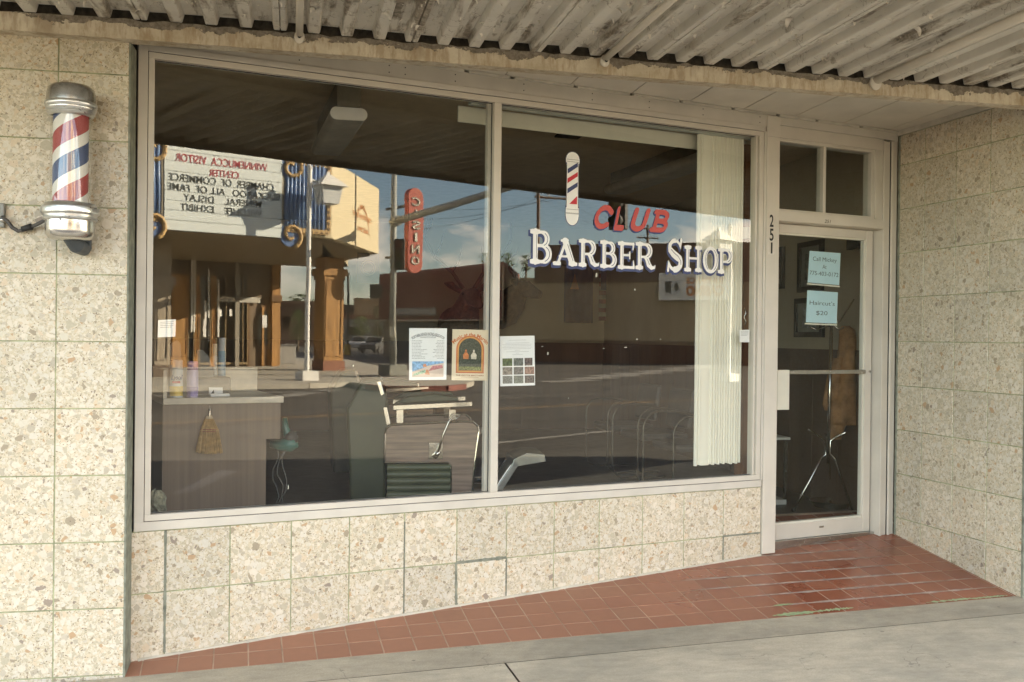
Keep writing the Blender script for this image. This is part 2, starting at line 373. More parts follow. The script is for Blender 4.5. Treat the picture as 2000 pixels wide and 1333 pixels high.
# wall under the window
bw = thing('tiled_base_wall', 'low cream terrazzo tiled wall running below the shop window', 'wall', Wp(1.8, 0, 0))
tiles('wall_tiles', bw, lambda u, z: Wp(u, z), WN, [-.165]+[T*k for k in range(12)]+[3.655], [.0465-.05, .3513, .647])
MB().wbox(-.16, 3.652, -.1, .648, -.10, -.0025).build('grout', M_GROUT, bw)
m = MB()
for i in range(60):                              # ragged bead of mortar where the tiles meet the floor
    s0 = -.12+i*.0629; p = Wp(s0, 0, 0); z = floor_z(p[0], p[1]); h = .008+.005*random.random()
    m.obox(p+(z-.01)*Z3, .064*WD+(floor_z(*(Wp(s0+.064, 0, 0)[:2]))-z)*Z3, (.006+.004*random.random())*WN, (h+.01)*Z3)
m.build('mortar_bead', mat('pale_mortar', (.5, .47, .39), .9, var=.15, bmp=.5), bw)
m = MB()
for (s0, z0, s1, z1, wd) in ((T*5, .352, T*6, .354, .009), (T*5-.004, .352, T*5+.002, .07, .007), (T*4, .6, T*4, .1, .003), (T*6, .35, T*6, .1, .004), (0, .645, .0, .06, .006), (T*11, .353, 3.65, .353, .005), (T*11, .353, T*11, .2, .004)):
    n = 14
    for k in range(n):
        a, b = k/n, (k+1)/n; w0 = wd*(.7+.6*random.random()); w1 = wd*(.7+.6*random.random()); du, dz = s1-s0, z1-z0; Lh = math.hypot(du, dz); px_, pz_ = -dz/Lh, du/Lh
        A = [(s0+du*a+px_*w0, z0+dz*a+pz_*w0), (s0+du*a-px_*w0, z0+dz*a-pz_*w0), (s0+du*b-px_*w1, z0+dz*b-pz_*w1), (s0+du*b+px_*w1, z0+dz*b+pz_*w1)]
        m.prism([Wp(x, y, -.01) for x, y in A], .0125*WN)
m.build('repair_sealant', M_CAULK, bw)
# wall on the right of the recess
sw = thing('tiled_side_wall', 'shaded cream terrazzo tiled wall to the right of the door', 'wall', R0+.6*RD)
def Rp(s, z, o=0): return R0+s*RD+o*RN+z*Z3
tiles('wall_tiles', sw, lambda u, z: Rp(-u, z), RN, [-1.172, -.265-T*2, -.265-T, -.265, .0], [2.811-T*9]+[2.811-T*k for k in range(8, -1, -1)]+[3.02])
MB().obox(Rp(-.02, -.1, -.3), 1.19*RD, .2975*RN, 3.12*Z3).build('grout', M_GROUT, sw)
m = MB(); m.obox(Rp(-.012, .15, -.004), .02*RD, .010*RN, 2.88*Z3); m.obox(Rp(1.166, .02, -.25), .02*RD, .253*RN, 2.9*Z3); m.build('edge_caulk', M_CAULK, sw, bevel=.003)
# tiled floor of the recess: real tiles, laid to falls
def tile_mat():
    m, t, b, o = newmat('quarry_tile'); g = N(t, 'ShaderNodeNewGeometry'); P = g.outputs['Position']
    c = ramp(t, g.outputs['Random Per Island'], (0, (.225, .072, .040)), (.3, (.275, .096, .052)), (.6, (.25, .085, .047)), (.8, (.31, .112, .062)), (1, (.24, .092, .052)))
    c = mixc(t, .28, c, ramp(t, noise(t, P, 24, 6, .6), (.3, (.36, .36, .36)), (.7, (.62, .62, .62))), 'OVERLAY')
    spx = N(t, 'ShaderNodeSeparateXYZ'); L(t, P, spx.inputs[0]); dusty = mth(t, 'ADD', noise(t, mapping(t, P, (1, 1.4, 1)), 1.6, 5, .55), mth(t, 'MULTIPLY', mth(t, 'SUBTRACT', 3.15, spx.outputs[0]), .16))
    c = mixc(t, mth(t, 'MULTIPLY', ramp(t, dusty, (.40, (0, 0, 0)), (.62, (1, 1, 1))), .34), c, (.37, .235, .15))
    L(t, c, b.inputs['Base Color']); L(t, ramp(t, dusty, (.38, (.27, .27, .27)), (.60, (.52, .52, .52))), b.inputs['Roughness'])
    bump(t, b, noise(t, P, 60, 4), .25, .001); return m
M_QT = tile_mat(); M_QG = mat('floor_grout', (.38, .275, .195), .85, var=.25, scale=6, bmp=.4)
fl = thing('tiled_entry_floor', 'red quarry tiled floor sloping up to the shop door', 'floor', (2.4, .5, .06)); fl['kind'] = 'structure'; del fl['category']
m = MB(); gr = MB(); rnd = random.Random(5)
def Fp(u, v, dz=0):
    p = Sp(u, v, 0); return nv([p[0], p[1], floor_z(p[0], p[1])+dz])
for i in range(32):
    for j in range(11):
        g = .0030; u0, u1 = .0+i*.161-.09+g, -.09+(i+1)*.161-g; v0, v1 = .0+j*.15+g, (j+1)*.15-g
        lim = .35+.28*(u1)                      # only as far as the walls
        if v0 > lim+.1 or u0 > 5.0: continue
        u0 = max(u0, -.03)
        q = [(u0, v0), (u1, v0), (u1, v1), (u0, v1)]; dz = rnd.uniform(0, .0012); b = .002
        c = [(u0+b, v0+b), (u1-b, v0+b), (u1-b, v1-b), (u0+b, v1-b)]
        m.add([Fp(*p, -.008) for p in q]+[Fp(*p, dz-.001) for p in q]+[Fp(*p, dz) for p in c], [(8, 9, 10, 11)]+[(4+k, 4+(k+1) % 4, 8+(k+1) % 4, 8+k) for k in range(4)]+[(k, (k+1) % 4, 4+(k+1) % 4, 4+k) for k in range(4)])
m.build('floor_tiles', M_QT, fl)
for i in range(16):
    for j in range(5):
        a = [Fp(-.05+i*.32, -.004+j*.34, -.0009), Fp(-.05+(i+1)*.32, -.004+j*.34, -.0009), Fp(-.05+(i+1)*.32, -.004+(j+1)*.34, -.0009), Fp(-.05+i*.32, -.004+(j+1)*.34, -.0009)]; gr.face(a)
gr.build('grout', M_QG, fl)
m = MB()                                        # wide smeared grout and flaking green paint
def strip(mb, pts, wmin, wmax, dz, rnd):
    P = []; Q = []
    n = 26
    for k in range(n+1):
        t = k/n*(len(pts)-1); i = min(int(t), len(pts)-2); f = t-i; u = pts[i][0]*(1-f)+pts[i+1][0]*f; v = pts[i][1]*(1-f)+pts[i+1][1]*f
        e = min(1, 4*min(k, n-k)/n+.1); wd = rnd.uniform(wmin, wmax)*e; P.append(Fp(u, v-wd/2+rnd.uniform(-.003, .003), dz)); Q.append(Fp(u, v+wd/2, dz))
    for k in range(n): mb.face([P[k], P[k+1], Q[k+1], Q[k]])
rnd = random.Random(9)
for j, (u0, u1) in enumerate(((3.35, 4.9), (3.2, 4.85), (3.0, 4.75), (2.9, 4.7), (3.3, 4.6), (3.55, 4.5), (3.7, 4.45)), 1):
    strip(m, [(u0, .15*j), (u1, .15*j)], .011, .027, .0022, rnd)
m.build('smeared_grout', mat('smeared_grout', (.36, .285, .24), .75, var=.25, scale=18, bmp=.3), fl)
m = MB()
for (u0, u1, v, a, b) in ((3.33, 3.62, .025, .02, .05), (3.60, 3.84, .032, .008, .045), (4.30, 4.66, .018, .006, .035), (4.60, 4.86, .015, .01, .03), (3.40, 3.53, .15, .010, .025)): strip(m, [(u0, v), (u1, v+.004)], a, b, .003, rnd)
m.build('flaking_paint', mat('green_paint', (.30, .37, .20), .6, var=.15, scale=25), fl)
# sidewalk, kerb strip, kerb, road, ground
def sheet(mb, u0, u1, v0, v1, zf, nu=8, nv_=4):
    for i in range(nu):
        for j in range(nv_):
            a, b = u0+(u1-u0)*i/nu, u0+(u1-u0)*(i+1)/nu; c, d = v0+(v1-v0)*j/nv_, v0+(v1-v0)*(j+1)/nv_
            mb.face([Sp(a, c, zf(a, c)), Sp(b, c, zf(b, c)), Sp(b, d, zf(b, d)), Sp(a, d, zf(a, d))])
def walk_mat(nm='sidewalk', k=1.):
    m, t, b, o = newmat(nm); P = pos(t)
    c = ramp(t, noise(t, P, 1.6, 8, .62), (.3, (.46, .415, .325)), (.7, (.57, .52, .41)))
    c = mixc(t, .35, c, ramp(t, noise(t, P, 130, 3, .7), (.25, (.25, .25, .25)), (.75, (.72, .72, .72))), 'OVERLAY')
    c = mixc(t, mth(t, 'MULTIPLY', ramp(t, noise(t, P, .7, 5, .7, .6), (.46, (0, 0, 0)), (.68, (1, 1, 1))), .6), c, (.30, .285, .235))
    v = N(t, 'ShaderNodeTexVoronoi'); v.inputs['Scale'].default_value = 9; L(t, P, v.inputs['Vector']); sc = N(t, 'ShaderNodeSeparateColor'); L(t, v.outputs['Color'], sc.inputs[0])
    spot = mth(t, 'MULTIPLY', mth(t, 'LESS_THAN', v.outputs['Distance'], .09), mth(t, 'GREATER_THAN', sc.outputs[0], .8)); c = mixc(t, mth(t, 'MULTIPLY', spot, .5), c, (.12, .11, .1))
    fr_ = noise(t, mapping(t, P, (1, 2.4, 1), (0, 0, .4)), 7, 7, .72)                 # trowel streaks and wear
    c = mixc(t, .42, c, ramp(t, fr_, (.3, (.30, .30, .30)), (.7, (.70, .70, .70))), 'OVERLAY')
    c = mixc(t, 1., c, (k*.98, k*.955, k*.90), 'MULTIPLY')
    crk = N(t, 'ShaderNodeTexVoronoi', feature='DISTANCE_TO_EDGE'); crk.inputs['Scale'].default_value = .9
    cn = N(t, 'ShaderNodeTexNoise'); cn.inputs['Scale'].default_value = 2.5; cn.inputs['Detail'].default_value = 7; L(t, P, cn.inputs['Vector'])
    ca = N(t, 'ShaderNodeVectorMath', operation='MULTIPLY_ADD'); L(t, cn.outputs['Color'], ca.inputs[0]); ca.inputs[1].default_value = (.7, .7, 0); L(t, P, ca.inputs[2]); L(t, ca.outputs[0], crk.inputs['Vector'])
    cm = mth(t, 'MULTIPLY', mth(t, 'LESS_THAN', crk.outputs[0], .0016), mth(t, 'GREATER_THAN', noise(t, P, 1.1, 3), .53)); c = mixc(t, mth(t, 'MULTIPLY', cm, .45), c, (.16, .15, .12))
    L(t, c, b.inputs['Base Color']); b.inputs['Roughness'].default_value = .85; bump(t, b, noise(t, P, 260, 4, .7), .5, .002); return m
M_WALK = walk_mat()
m = MB(); zf = lambda u, v: max(-.03, min(.2, walk_z(max(-8, min(8, u)), v)))
jx = float(SD@hit(978.6, 1290, [0, 0, .03], Z3))
us = [jx+3.4*k for k in range(-7, 8)]; vs_ = [-.2885, -1.75, -3.2]
for i in range(len(us)-1):
    for j in range(2): sheet(m, us[i]+.005, us[i+1]-.005, vs_[j+1]+.004, vs_[j]-.0, zf, 3, 3)
tag(m.build('sidewalk', M_WALK), kind='structure')
m = MB(); sheet(m, -22, 26, -3.2, .4, lambda u, v: zf(u, v)-.014, 30, 4); tag(m.build('sidewalk_joint', mat('joint_dirt', (.10, .085, .065), .95)), kind='structure')
M_STRIP = walk_mat('kerb_strip_concrete', .80)
m = MB(); cuts = [-9, -4.2, 9]
for a, b in zip(cuts, cuts[1:]): sheet(m, a+.002, b-.002, -.288, -.004, lambda u, v: zf(u, v)+.002, 10, 1)
tag(m.build('kerb_strip', M_STRIP), kind='structure')
def road_mat():
    m, t, b, o = newmat('road_asphalt'); P = pos(t)
    c = ramp(t, noise(t, mapping(t, P, (.25, 1, 1)), .5, 8, .6), (.3, (.050, .046, .039)), (.7, (.086, .079, .066)))
    cr_ = N(t, 'ShaderNodeTexVoronoi', feature='DISTANCE_TO_EDGE'); cr_.inputs['Scale'].default_value = .22; nn = N(t, 'ShaderNodeTexNoise'); nn.inputs['Scale'].default_value = .8; nn.inputs['Detail'].default_value = 5; L(t, P, nn.inputs['Vector'])
    ad = N(t, 'ShaderNodeVectorMath', operation='MULTIPLY_ADD'); L(t, nn.outputs['Color'], ad.inputs[0]); ad.inputs[1].default_value = (1.6, 1.6, 0); L(t, P, ad.inputs[2]); L(t, ad.outputs[0], cr_.inputs['Vector'])
    c = mixc(t, mth(t, 'MULTIPLY', mth(t, 'LESS_THAN', cr_.outputs[0], .012), .75), c, (.02, .019, .017))
    L(t, c, b.inputs['Base Color']); b.inputs['Roughness'].default_value = .8; bump(t, b, noise(t, P, 60, 4), .4, .004); return m
ZR = -.12
m = MB(); m.face([(-400, -500, ZR-.03), (500, -500, ZR-.03), (500, 300, ZR-.03), (-400, 300, ZR-.03)]); tag(m.build('ground', mat('dry_ground', (.22, .19, .15), .95, var=.2, scale=.08)), kind='structure')
m = MB(); m.face([Sp(-120, -200, ZR), Sp(200, -200, ZR), Sp(200, -3.32, ZR), Sp(-120, -3.32, ZR)]); tag(m.build('road', road_mat()), kind='structure')
m = MB(); 
for k in range(16): a = -24+k*3.1; m.sbox(a, a+3.09, -3.33, -3.2, -.3, .005)
tag(m.build('near_kerb', M_CONC, bevel=.01), kind='structure')

# beam, deck of the awning, ceiling of the recess
BA = R_(2.3); BD = nv([math.cos(BA), math.sin(BA), 0]); BI = nv([-math.sin(BA), math.cos(BA), 0])
def Bp(u, v, z): return nv([0, -.075, 0])+u*BD+v*BI+z*Z3
def beam_mat():
    m, t, b, o = newmat('beam_concrete'); P = pos(t); sp = N(t, 'ShaderNodeSeparateXYZ'); L(t, P, sp.inputs[0])
    n1 = noise(t, mapping(t, P, (9, 9, 30)), 1, 6, .6); n2 = noise(t, mapping(t, P, (1, 1, .22)), 26, 6, .7); n3 = noise(t, P, 5, 6, .7)
    c = ramp(t, n3, (.32, (.42, .35, .24)), (.5, (.56, .50, .385)), (.68, (.66, .61, .49)))
    c = mixc(t, mth(t, 'MULTIPLY', ramp(t, n2, (.47, (0, 0, 0)), (.60, (1, 1, 1))), .62), c, (.33, .235, .14))
    c = mixc(t, mth(t, 'MULTIPLY', ramp(t, noise(t, mapping(t, P, (1, 1, .5)), 4.2, 4, .6), (.56, (0, 0, 0)), (.7, (1, 1, 1))), .6), c, (.25, .18, .11))
    h = mth(t, 'ADD', sp.outputs[2], mth(t, 'MULTIPLY', noise(t, mapping(t, P, (1, 1, 1.6)), 4.2, 8, .68), .20))     # paint lost along the top
    peel = mth(t, 'GREATER_THAN', h, 3.078)
    c = mixc(t, peel, c, ramp(t, noise(t, P, 40, 5, .7), (.3, (.10, .085, .06)), (.7, (.30, .265, .215))))
    L(t, c, b.inputs['Base Color']); b.inputs['Roughness'].default_value = .85
    bump(t, b, mth(t, 'ADD', mth(t, 'MULTIPLY', peel, -1.4), noise(t, P, 70, 6, .7)), .8, .004); return m
m = MB()
nseg = 320; rnd = random.Random(3)
prev = None
for k in range(nseg+1):                          # slightly uneven arrises
    u = -4+14.*k/nseg; a = [Bp(u, 0+rnd.uniform(-.002, .002), 2.915+rnd.uniform(-.0015, .0015)), Bp(u, rnd.uniform(-.002, .003), 3.002+rnd.uniform(-.008, .005)), Bp(u, .10, 3.006), Bp(u, .10, 2.92)]
    i0 = len(m.v); m.v += [tuple(p) for p in a]
    if prev is not None:
        for q in range(4): m.f.append((prev+q, prev+(q+1) % 4, i0+(q+1) % 4, i0+q)); m.m.append(0)
    prev = i0
tag(m.build('concrete_beam', beam_mat()), 'stained concrete beam with peeling cream paint under the metal awning', 'beam')
def awn_mat():
    m, t, b, o = newmat('peeling_paint'); P = pos(t)
    c = ramp(t, noise(t, P, 2.4, 6, .6), (.3, (.55, .525, .47)), (.7, (.70, .675, .61)))
    c = mixc(t, mth(t, 'MULTIPLY', ramp(t, noise(t, mapping(t, P, (1, .25, 1)), 7, 6, .7), (.56, (0, 0, 0)), (.74, (1, 1, 1))), .6), c, (.30, .23, .15))
    nn = N(t, 'ShaderNodeTexNoise'); nn.inputs['Scale'].default_value = 9; nn.inputs['Detail'].default_value = 6; L(t, P, nn.inputs['Vector'])
    ad = N(t, 'ShaderNodeVectorMath', operation='MULTIPLY_ADD'); L(t, nn.outputs['Color'], ad.inputs[0]); ad.inputs[1].default_value = (.16, .16, .1); L(t, P, ad.inputs[2])
    v = N(t, 'ShaderNodeTexVoronoi', feature='DISTANCE_TO_EDGE'); v.inputs['Scale'].default_value = 11; L(t, ad.outputs[0], v.inputs['Vector'])
    crack = mth(t, 'MULTIPLY', mth(t, 'LESS_THAN', v.outputs[0], .014), mth(t, 'GREATER_THAN', noise(t, P, 4.5, 5, .7), .53))
    bare = ramp(t, noise(t, P, 11, 8, .72), (.60, (0, 0, 0)), (.62, (1, 1, 1)))
    c = mixc(t, mth(t, 'MULTIPLY', crack, .6), c, (.16, .13, .10)); c = mixc(t, mth(t, 'MULTIPLY', bare, .75), c, ramp(t, noise(t, P, 38, 5, .7), (.35, (.20, .17, .125)), (.62, (.46, .43, .37))))
    st = ramp(t, noise(t, mapping(t, P, (1, .13, 1)), 7.5, 7, .64, .25), (.535, (0, 0, 0)), (.60, (1, 1, 1)))
    c = mixc(t, mth(t, 'MULTIPLY', st, .85), c, ramp(t, noise(t, P, 32, 6, .72), (.38, (.075, .055, .035)), (.62, (.36, .31, .24))))
    L(t, c, b.inputs['Base Color']); b.inputs['Roughness'].default_value = .55
    h = mth(t, 'ADD', mth(t, 'MULTIPLY', crack, -1.5), mth(t, 'ADD', mth(t, 'MULTIPLY', bare, -1.), noise(t, P, 30, 6, .7))); bump(t, b, h, .6, .004); return m
M_AWN = awn_mat()
aw = thing('metal_awning', 'white corrugated metal awning with peeling paint over the sidewalk', 'awning', (2.4, -1.2, 3.0))
DA = R_(1.3); DD = nv([math.cos(DA), math.sin(DA), 0]); DI = nv([-math.sin(DA), math.cos(DA), 0])
def dk(x, v, z):                                 # deck: x measured on the beam line; clipped at the outer street-parallel edge
    p = Bp(x, 0, 0)*nv([1, 1, 0]); q = p-DI*2.6; tt = (-2.3-p@SI)/((q-p)@SI); e = p+tt*(q-p); r = p+(e-p)*(v/-2.3); return nv([r[0], r[1], z])
m = MB(); P0x, PIT = -.401, .1536; prof = []
for k in range(-42, 75):
    x = P0x+PIT*k-.075; zb, zt = 3.004, 3.042
    if k % 4 == 3: pr = [(0, zt), (.036, zt), (.044, zb+.004), (.048, zb), (.070, zb), (.0735, zb+.012), (.077, zb), (.099, zb), (.103, zb+.004), (.111, zt)]
    else: pr = [(0, zt), (.038, zt), (.046, zb+.005), (.050, zb), (.097, zb), (.101, zb+.005), (.109, zt)]
    prof += [(x+a, z) for a, z in pr]
n = len(prof); vv = [0., -.35, -.8, -1.3, -1.8, -2.3]
base = len(m.v)
for v in vv: m.v += [tuple(dk(x, v, z+.004*math.sin(3*x+v))) for x, z in prof]
for i in range(len(vv)-1):
    for j in range(n-1): m.f.append((base+i*n+j, base+i*n+j+1, base+(i+1)*n+j+1, base+(i+1)*n+j)); m.m.append(0)
m.build('corrugated_deck', M_AWN, aw)
m = MB(); a, b = dk(-6.6, 0, 0), dk(11, 0, 0); m.prism([dk(-6.6, .02, 3.06), dk(11, .02, 3.06), dk(11, -2.34, 3.06), dk(-6.6, -2.34, 3.06)], .1*Z3); m.build('roof_sheet', mat('roof_felt', (.2, .19, .18), .9), aw)
m = MB(); m.prism([dk(-6.6, -2.28, 2.975), dk(11, -2.28, 2.975), dk(11, -2.36, 2.975), dk(-6.6, -2.36, 2.975)], .1*Z3); m.build('edge_channel', mat('rusty_edge', (.17, .13, .10), .8, var=.3, scale=20), aw)
m = MB(); rnd = random.Random(21)                # curled flakes of paint
for k in range(900):
    x = rnd.uniform(-.8, 5.6); v = -abs(rnd.triangular(.02, 2.2, .3)); i = round((x-P0x)/PIT); x = P0x+PIT*i+rnd.choice((-.02, 0, .02, .06, .075, .09)); rib = abs(x-P0x-PIT*round((x-P0x)/PIT)) < .03
    p = dk(x, v, 3.003 if rib else 3.040); a = rnd.uniform(0, 6.28); l = rnd.uniform(.010, .040)*(1 if rnd.random() < .85 else 1.8); wd = l*rnd.uniform(.25, .7); d = nv([math.cos(a), math.sin(a), 0]); e = nv([-d[1], d[0], 0]); pr_ = None
    cl = rnd.uniform(.8, 2.2)
    for q in range(5):
        t = q/4; c = p+d*l*math.sin(cl*t)/cl-Z3*(l*(1-math.cos(cl*t))/cl*.8+.0006); ww = wd*(1-.75*t); cur = (c-e*ww/2, c+e*ww/2)
        if pr_: m.face([pr_[0], pr_[1], cur[1], cur[0]])
        pr_ = cur
fk = m.build('paint_flakes', mat('paint_flake', (.68, .64, .56), .6, var=.15, scale=30), aw); fk['kind'] = 'stuff'
for (px, lab) in ((584, 'leftmost'), (1194, 'middle'), (1722, 'rightmost')):
    y = {584: 60, 1194: 108, 1722: 156}[px]; p = hit(px, y, [0, 0, 2.975], Z3); x = p[0]
    c = thing('conduit', {584: 'thin white conduit under the awning above the wide window pane', 1194: 'thin white conduit under the awning above the painted pole', 1722: 'thick white conduit under the awning near the side wall'}[px], 'conduit', p, 'conduits running under the awning')
    r = .024 if px == 1722 else .017
    MB().tube([dk(x, -.03, 2.985), dk(x, -.6, 2.985), dk(x, -2.2, 2.985)], r, 14).build('pipe', M_SOFF, c, smooth=True)
    q = dk(x, -.03, 2.975); MB().ball(q, r*1.45, 12, (1, .6, 1.25)).tube([q, q-DI*-.03], r*1.1, 12).build('end_fitting', M_SOFF, c, smooth=True)
    if px != 1722: MB().tube([q-DI*.024-Z3*.005, q-DI*.03-Z3*.005], .008, 8).build('screw', M_DARK, c)
MB().prism([Bp(-4, .035, 3.0), Bp(10, .035, 3.0), Bp(10, .099, 3.0), Bp(-4, .099, 3.0)], .075*Z3).build('gap_filler', mat('gap_filler_dark', (.06, .05, .035), .9, var=.4, scale=30), aw)  # dark filler added to shut out sky between ribs, reads as shaded gaps
# ceiling of the recess with its board seams
yw = lambda x: 1.8 if x > 4.9 else max(.02, .193+.2805*(x-.151))
m = MB(); zc = 3.052; xs = [0.25+.405*k for k in range(-3, 14)]
poly = lambda x0, x1: [(x0, -.02+.04*x0, zc), (x1, -.02+.04*x1, zc), (x1, yw(x1), zc), (x0, yw(x0), zc)]
for a, b in zip(xs, xs[1:]): m.prism(poly(a+.004, b-.004), .004*Z3)
m.build_ = m.build('ceiling', M_SOFF); tag(D.objects[m.build_.name], kind='structure')
m = MB(); m.prism([(-1.2, -.06, zc+.005), (5.4, .2, zc+.005), (5.4, 1.8, zc+.005), (4.9, 1.53, zc+.005), (-.4, .04, zc+.005), (-1.2, .04, zc+.005)], .004*Z3); tag(m.build('ceiling_seam', mat('seam_shadow_gap', (.36, .33, .28), .8)), kind='structure')
m = MB(); rnd = random.Random(4); s = .3
while s < 4.8:
    e = s+rnd.uniform(.25, .42); m.wbox(s, min(4.82, e-.03), 3.036+rnd.uniform(0, .004), 3.051, -.002, .016+rnd.uniform(0, .008)); s = e
m.obox(Rp(-.02, 3.02, 0), 1.3*RD, .02*RN, .032*Z3)
tag(m.build('ceiling_trim', mat('trim_cream', (.54, .51, .44), .6)), kind='structure')

# building mass behind (keeps the low sun off the street in front)
m = MB(); m.box(-15, 17, .12, 14, 3.36, 6.9); m.prism([(-15, .03, 3.062), (17, .80, 3.062), (17, 2, 3.062), (5.1, 2, 3.062), (4.85, 1.66, 3.062), (0, .30, 3.062), (-15, .3, 3.062)], .297*Z3)
m.prism([(-15, .03, -.3), (-2.6, .03, -.3), (-2.6, .3, -.3), (-1.6, .3, -.3), (-1.6, 14, -.3), (-15, 14, -.3)], 3.35*Z3); m.prism([(5.14, .42, -.3), (17, 1.2, -.3), (17, 14, -.3), (5.14, 14, -.3)], 3.35*Z3); m.box(-1.6, 5.14, 9.6, 14, -.3, 3.3)
m.box(-13, -5, 1, 13, 6.9, 7.6)  # raised roof block, added to break up the shadow edge on the road
tag(m.build('shop_building', mat('building_plaster', (.42, .38, .30), .85)), 'plain plastered building mass above and behind the barber shop front', 'building')
# the room
fi = MB(); fi.prism([Wp(-.2, .0, -.09), Wp(4.9, .0, -.09), (5.06, 1.7, 0), (5.06, 9.6, 0), (-1.6, 9.6, 0), (-1.6, .3, 0), (-.1, .3, 0)], .25*Z3); tag(fi.build('room_floor', mat('brown_lino', (.10, .085, .07), .35, var=.2, scale=3)), kind='structure')
m = MB(); m.prism([Wp(-.2, 3.2, -.2), Wp(4.9, 3.2, -.2), (5.06, 1.9, 3.2), (5.06, 9.6, 3.2), (-1.6, 9.6, 3.2), (-1.6, .4, 3.2), (-.1, .4, 3.2)], .05*Z3); tag(m.build('room_ceiling', mat('room_ceiling', (.62, .50, .33), .9, var=.06)), kind='structure')
M_RW = mat('room_wall', (.42, .36, .26), .85, var=.05, scale=2); M_WSC = mat('wainscot', (.095, .055, .035), .45, var=.2, scale=3, stretch=(1, 1, .1))
def room_wall(name, lab, a, b, nrm):
    a, b, nrm = nv(a), nv(b), nv(nrm); r = thing(name, lab, 'wall', (a+b)/2)
    MB().obox(a+.25*Z3, b-a, -.03*nrm, 3.04*Z3).build('plaster', M_RW, r)
    MB().obox(a+.25*Z3, b-a, .012*nrm, 1.24*Z3).build('wainscot', M_WSC, r); m = MB(); n = int(np.linalg.norm(b-a)/.41)
    for k in range(n): m.obox(a+(b-a)*k/n+.25*Z3+.012*nrm, .006*(b-a)/np.linalg.norm(b-a), .003*nrm, 1.22*Z3)
    m.obox(a+1.49*Z3, b-a, .025*nrm, .03*Z3); m.build('moulding', M_WSC, r)
room_wall('back_room_wall', 'beige wall with dark wainscot at the back of the barber shop', (-1.57, 9.5, 0), (5.03, 9.5, 0), (0, -1, 0))
room_wall('right_room_wall', 'beige panelled wall with hanging picture frames seen through the door', (5.03, 1.8, 0), (5.03, 9.5, 0), (-1, 0, 0))
room_wall('left_room_wall', 'beige wall behind the counter on the left side of the room', (-1.57, .32, 0), (-1.57, 9.5, 0), (1, 0, 0))

# ================================================================== SHOP WINDOW
sf = thing('storefront_window', 'wide two-pane shop window with lettering in a cream aluminium frame', 'window', Wp(1.75, .65, 0))
m = MB(); F0, F1 = -.06, .010
ZT, ZL, ZG = 2.960, 2.930, 2.897
m.wbox(-.145, 3.648, .650, .693, F0, F1); m.wbox(-.145, -.101, .693, ZT, F0, F1); m.wbox(-.101, 3.648, ZL, ZT, F0, F1); m.wbox(3.640, 3.655, .693, ZL, F0, F1+.001)
m.build('outer_frame', M_ALU2, sf, bevel=.002)
m = MB(); m.wbox(-.098, 3.637, .696, .727, F0, F1-.003); m.wbox(-.098, -.070, .727, ZG, F0, F1-.003); m.wbox(-.098, 3.637, ZG, ZL-.003, F0, F1-.003); m.wbox(3.604, 3.637, .727, ZG, F0, F1-.003)
m.wbox(3.585, 3.601, .727, ZG, F0, F1-.018)
m.build('inner_frame', M_ALU, sf, bevel=.002)
m = MB(); m.wbox(-.103, 3.64, .6935, ZL, F0-.002, F0+.002)
MB().wbox(1.722, 1.768, .727, ZG, -.065, .004).build('mullion', M_ALU, sf, bevel=.003)
MB().wbox(1.700, 1.7215, .727, ZG, -.064, -.034).build('mullion_return', M_ALU2, sf)
m = MB(); m.wbox(-.10, -.0985, .694, ZL, -.03, .0035); m.wbox(-.10, 3.64, .6935, .6955, -.03, .0035); m.wbox(-.10, 3.64, ZL-.0025, ZL-.0005, -.03, .0035); m.build('frame_groove', M_DARK, sf)
MB().face([Wp(-.072, .725, GO), Wp(1.723, .725, GO), Wp(1.723, 2.9, GO), Wp(-.072, 2.9, GO)]).build('glass_pane', M_GLASS, sf)
MB().face([Wp(1.767, .725, GO), Wp(3.59, .725, GO), Wp(3.59, 2.9, GO), Wp(1.767, 2.9, GO)]).build('glass_pane', M_GLASS, sf)
m = MB()
for a, b in ((-.0715, 1.7225), (1.7675, 3.6045)):
    for q in ((a, b, .7265, .7300), (a, b, 2.8935, 2.8975), (a, a+.0035, .73, 2.8935), (b-.0035, b, .73, 2.8935)): m.wbox(q[0], q[1], q[2], q[3], GO+.0005, GO+.006)
m.build('gasket', M_BLACK, sf)
m = MB(); m.wbox(-.175, -.147, .66, 3.0, -.06, -.03); m.build('dark_side_gap', M_DARK, sf)
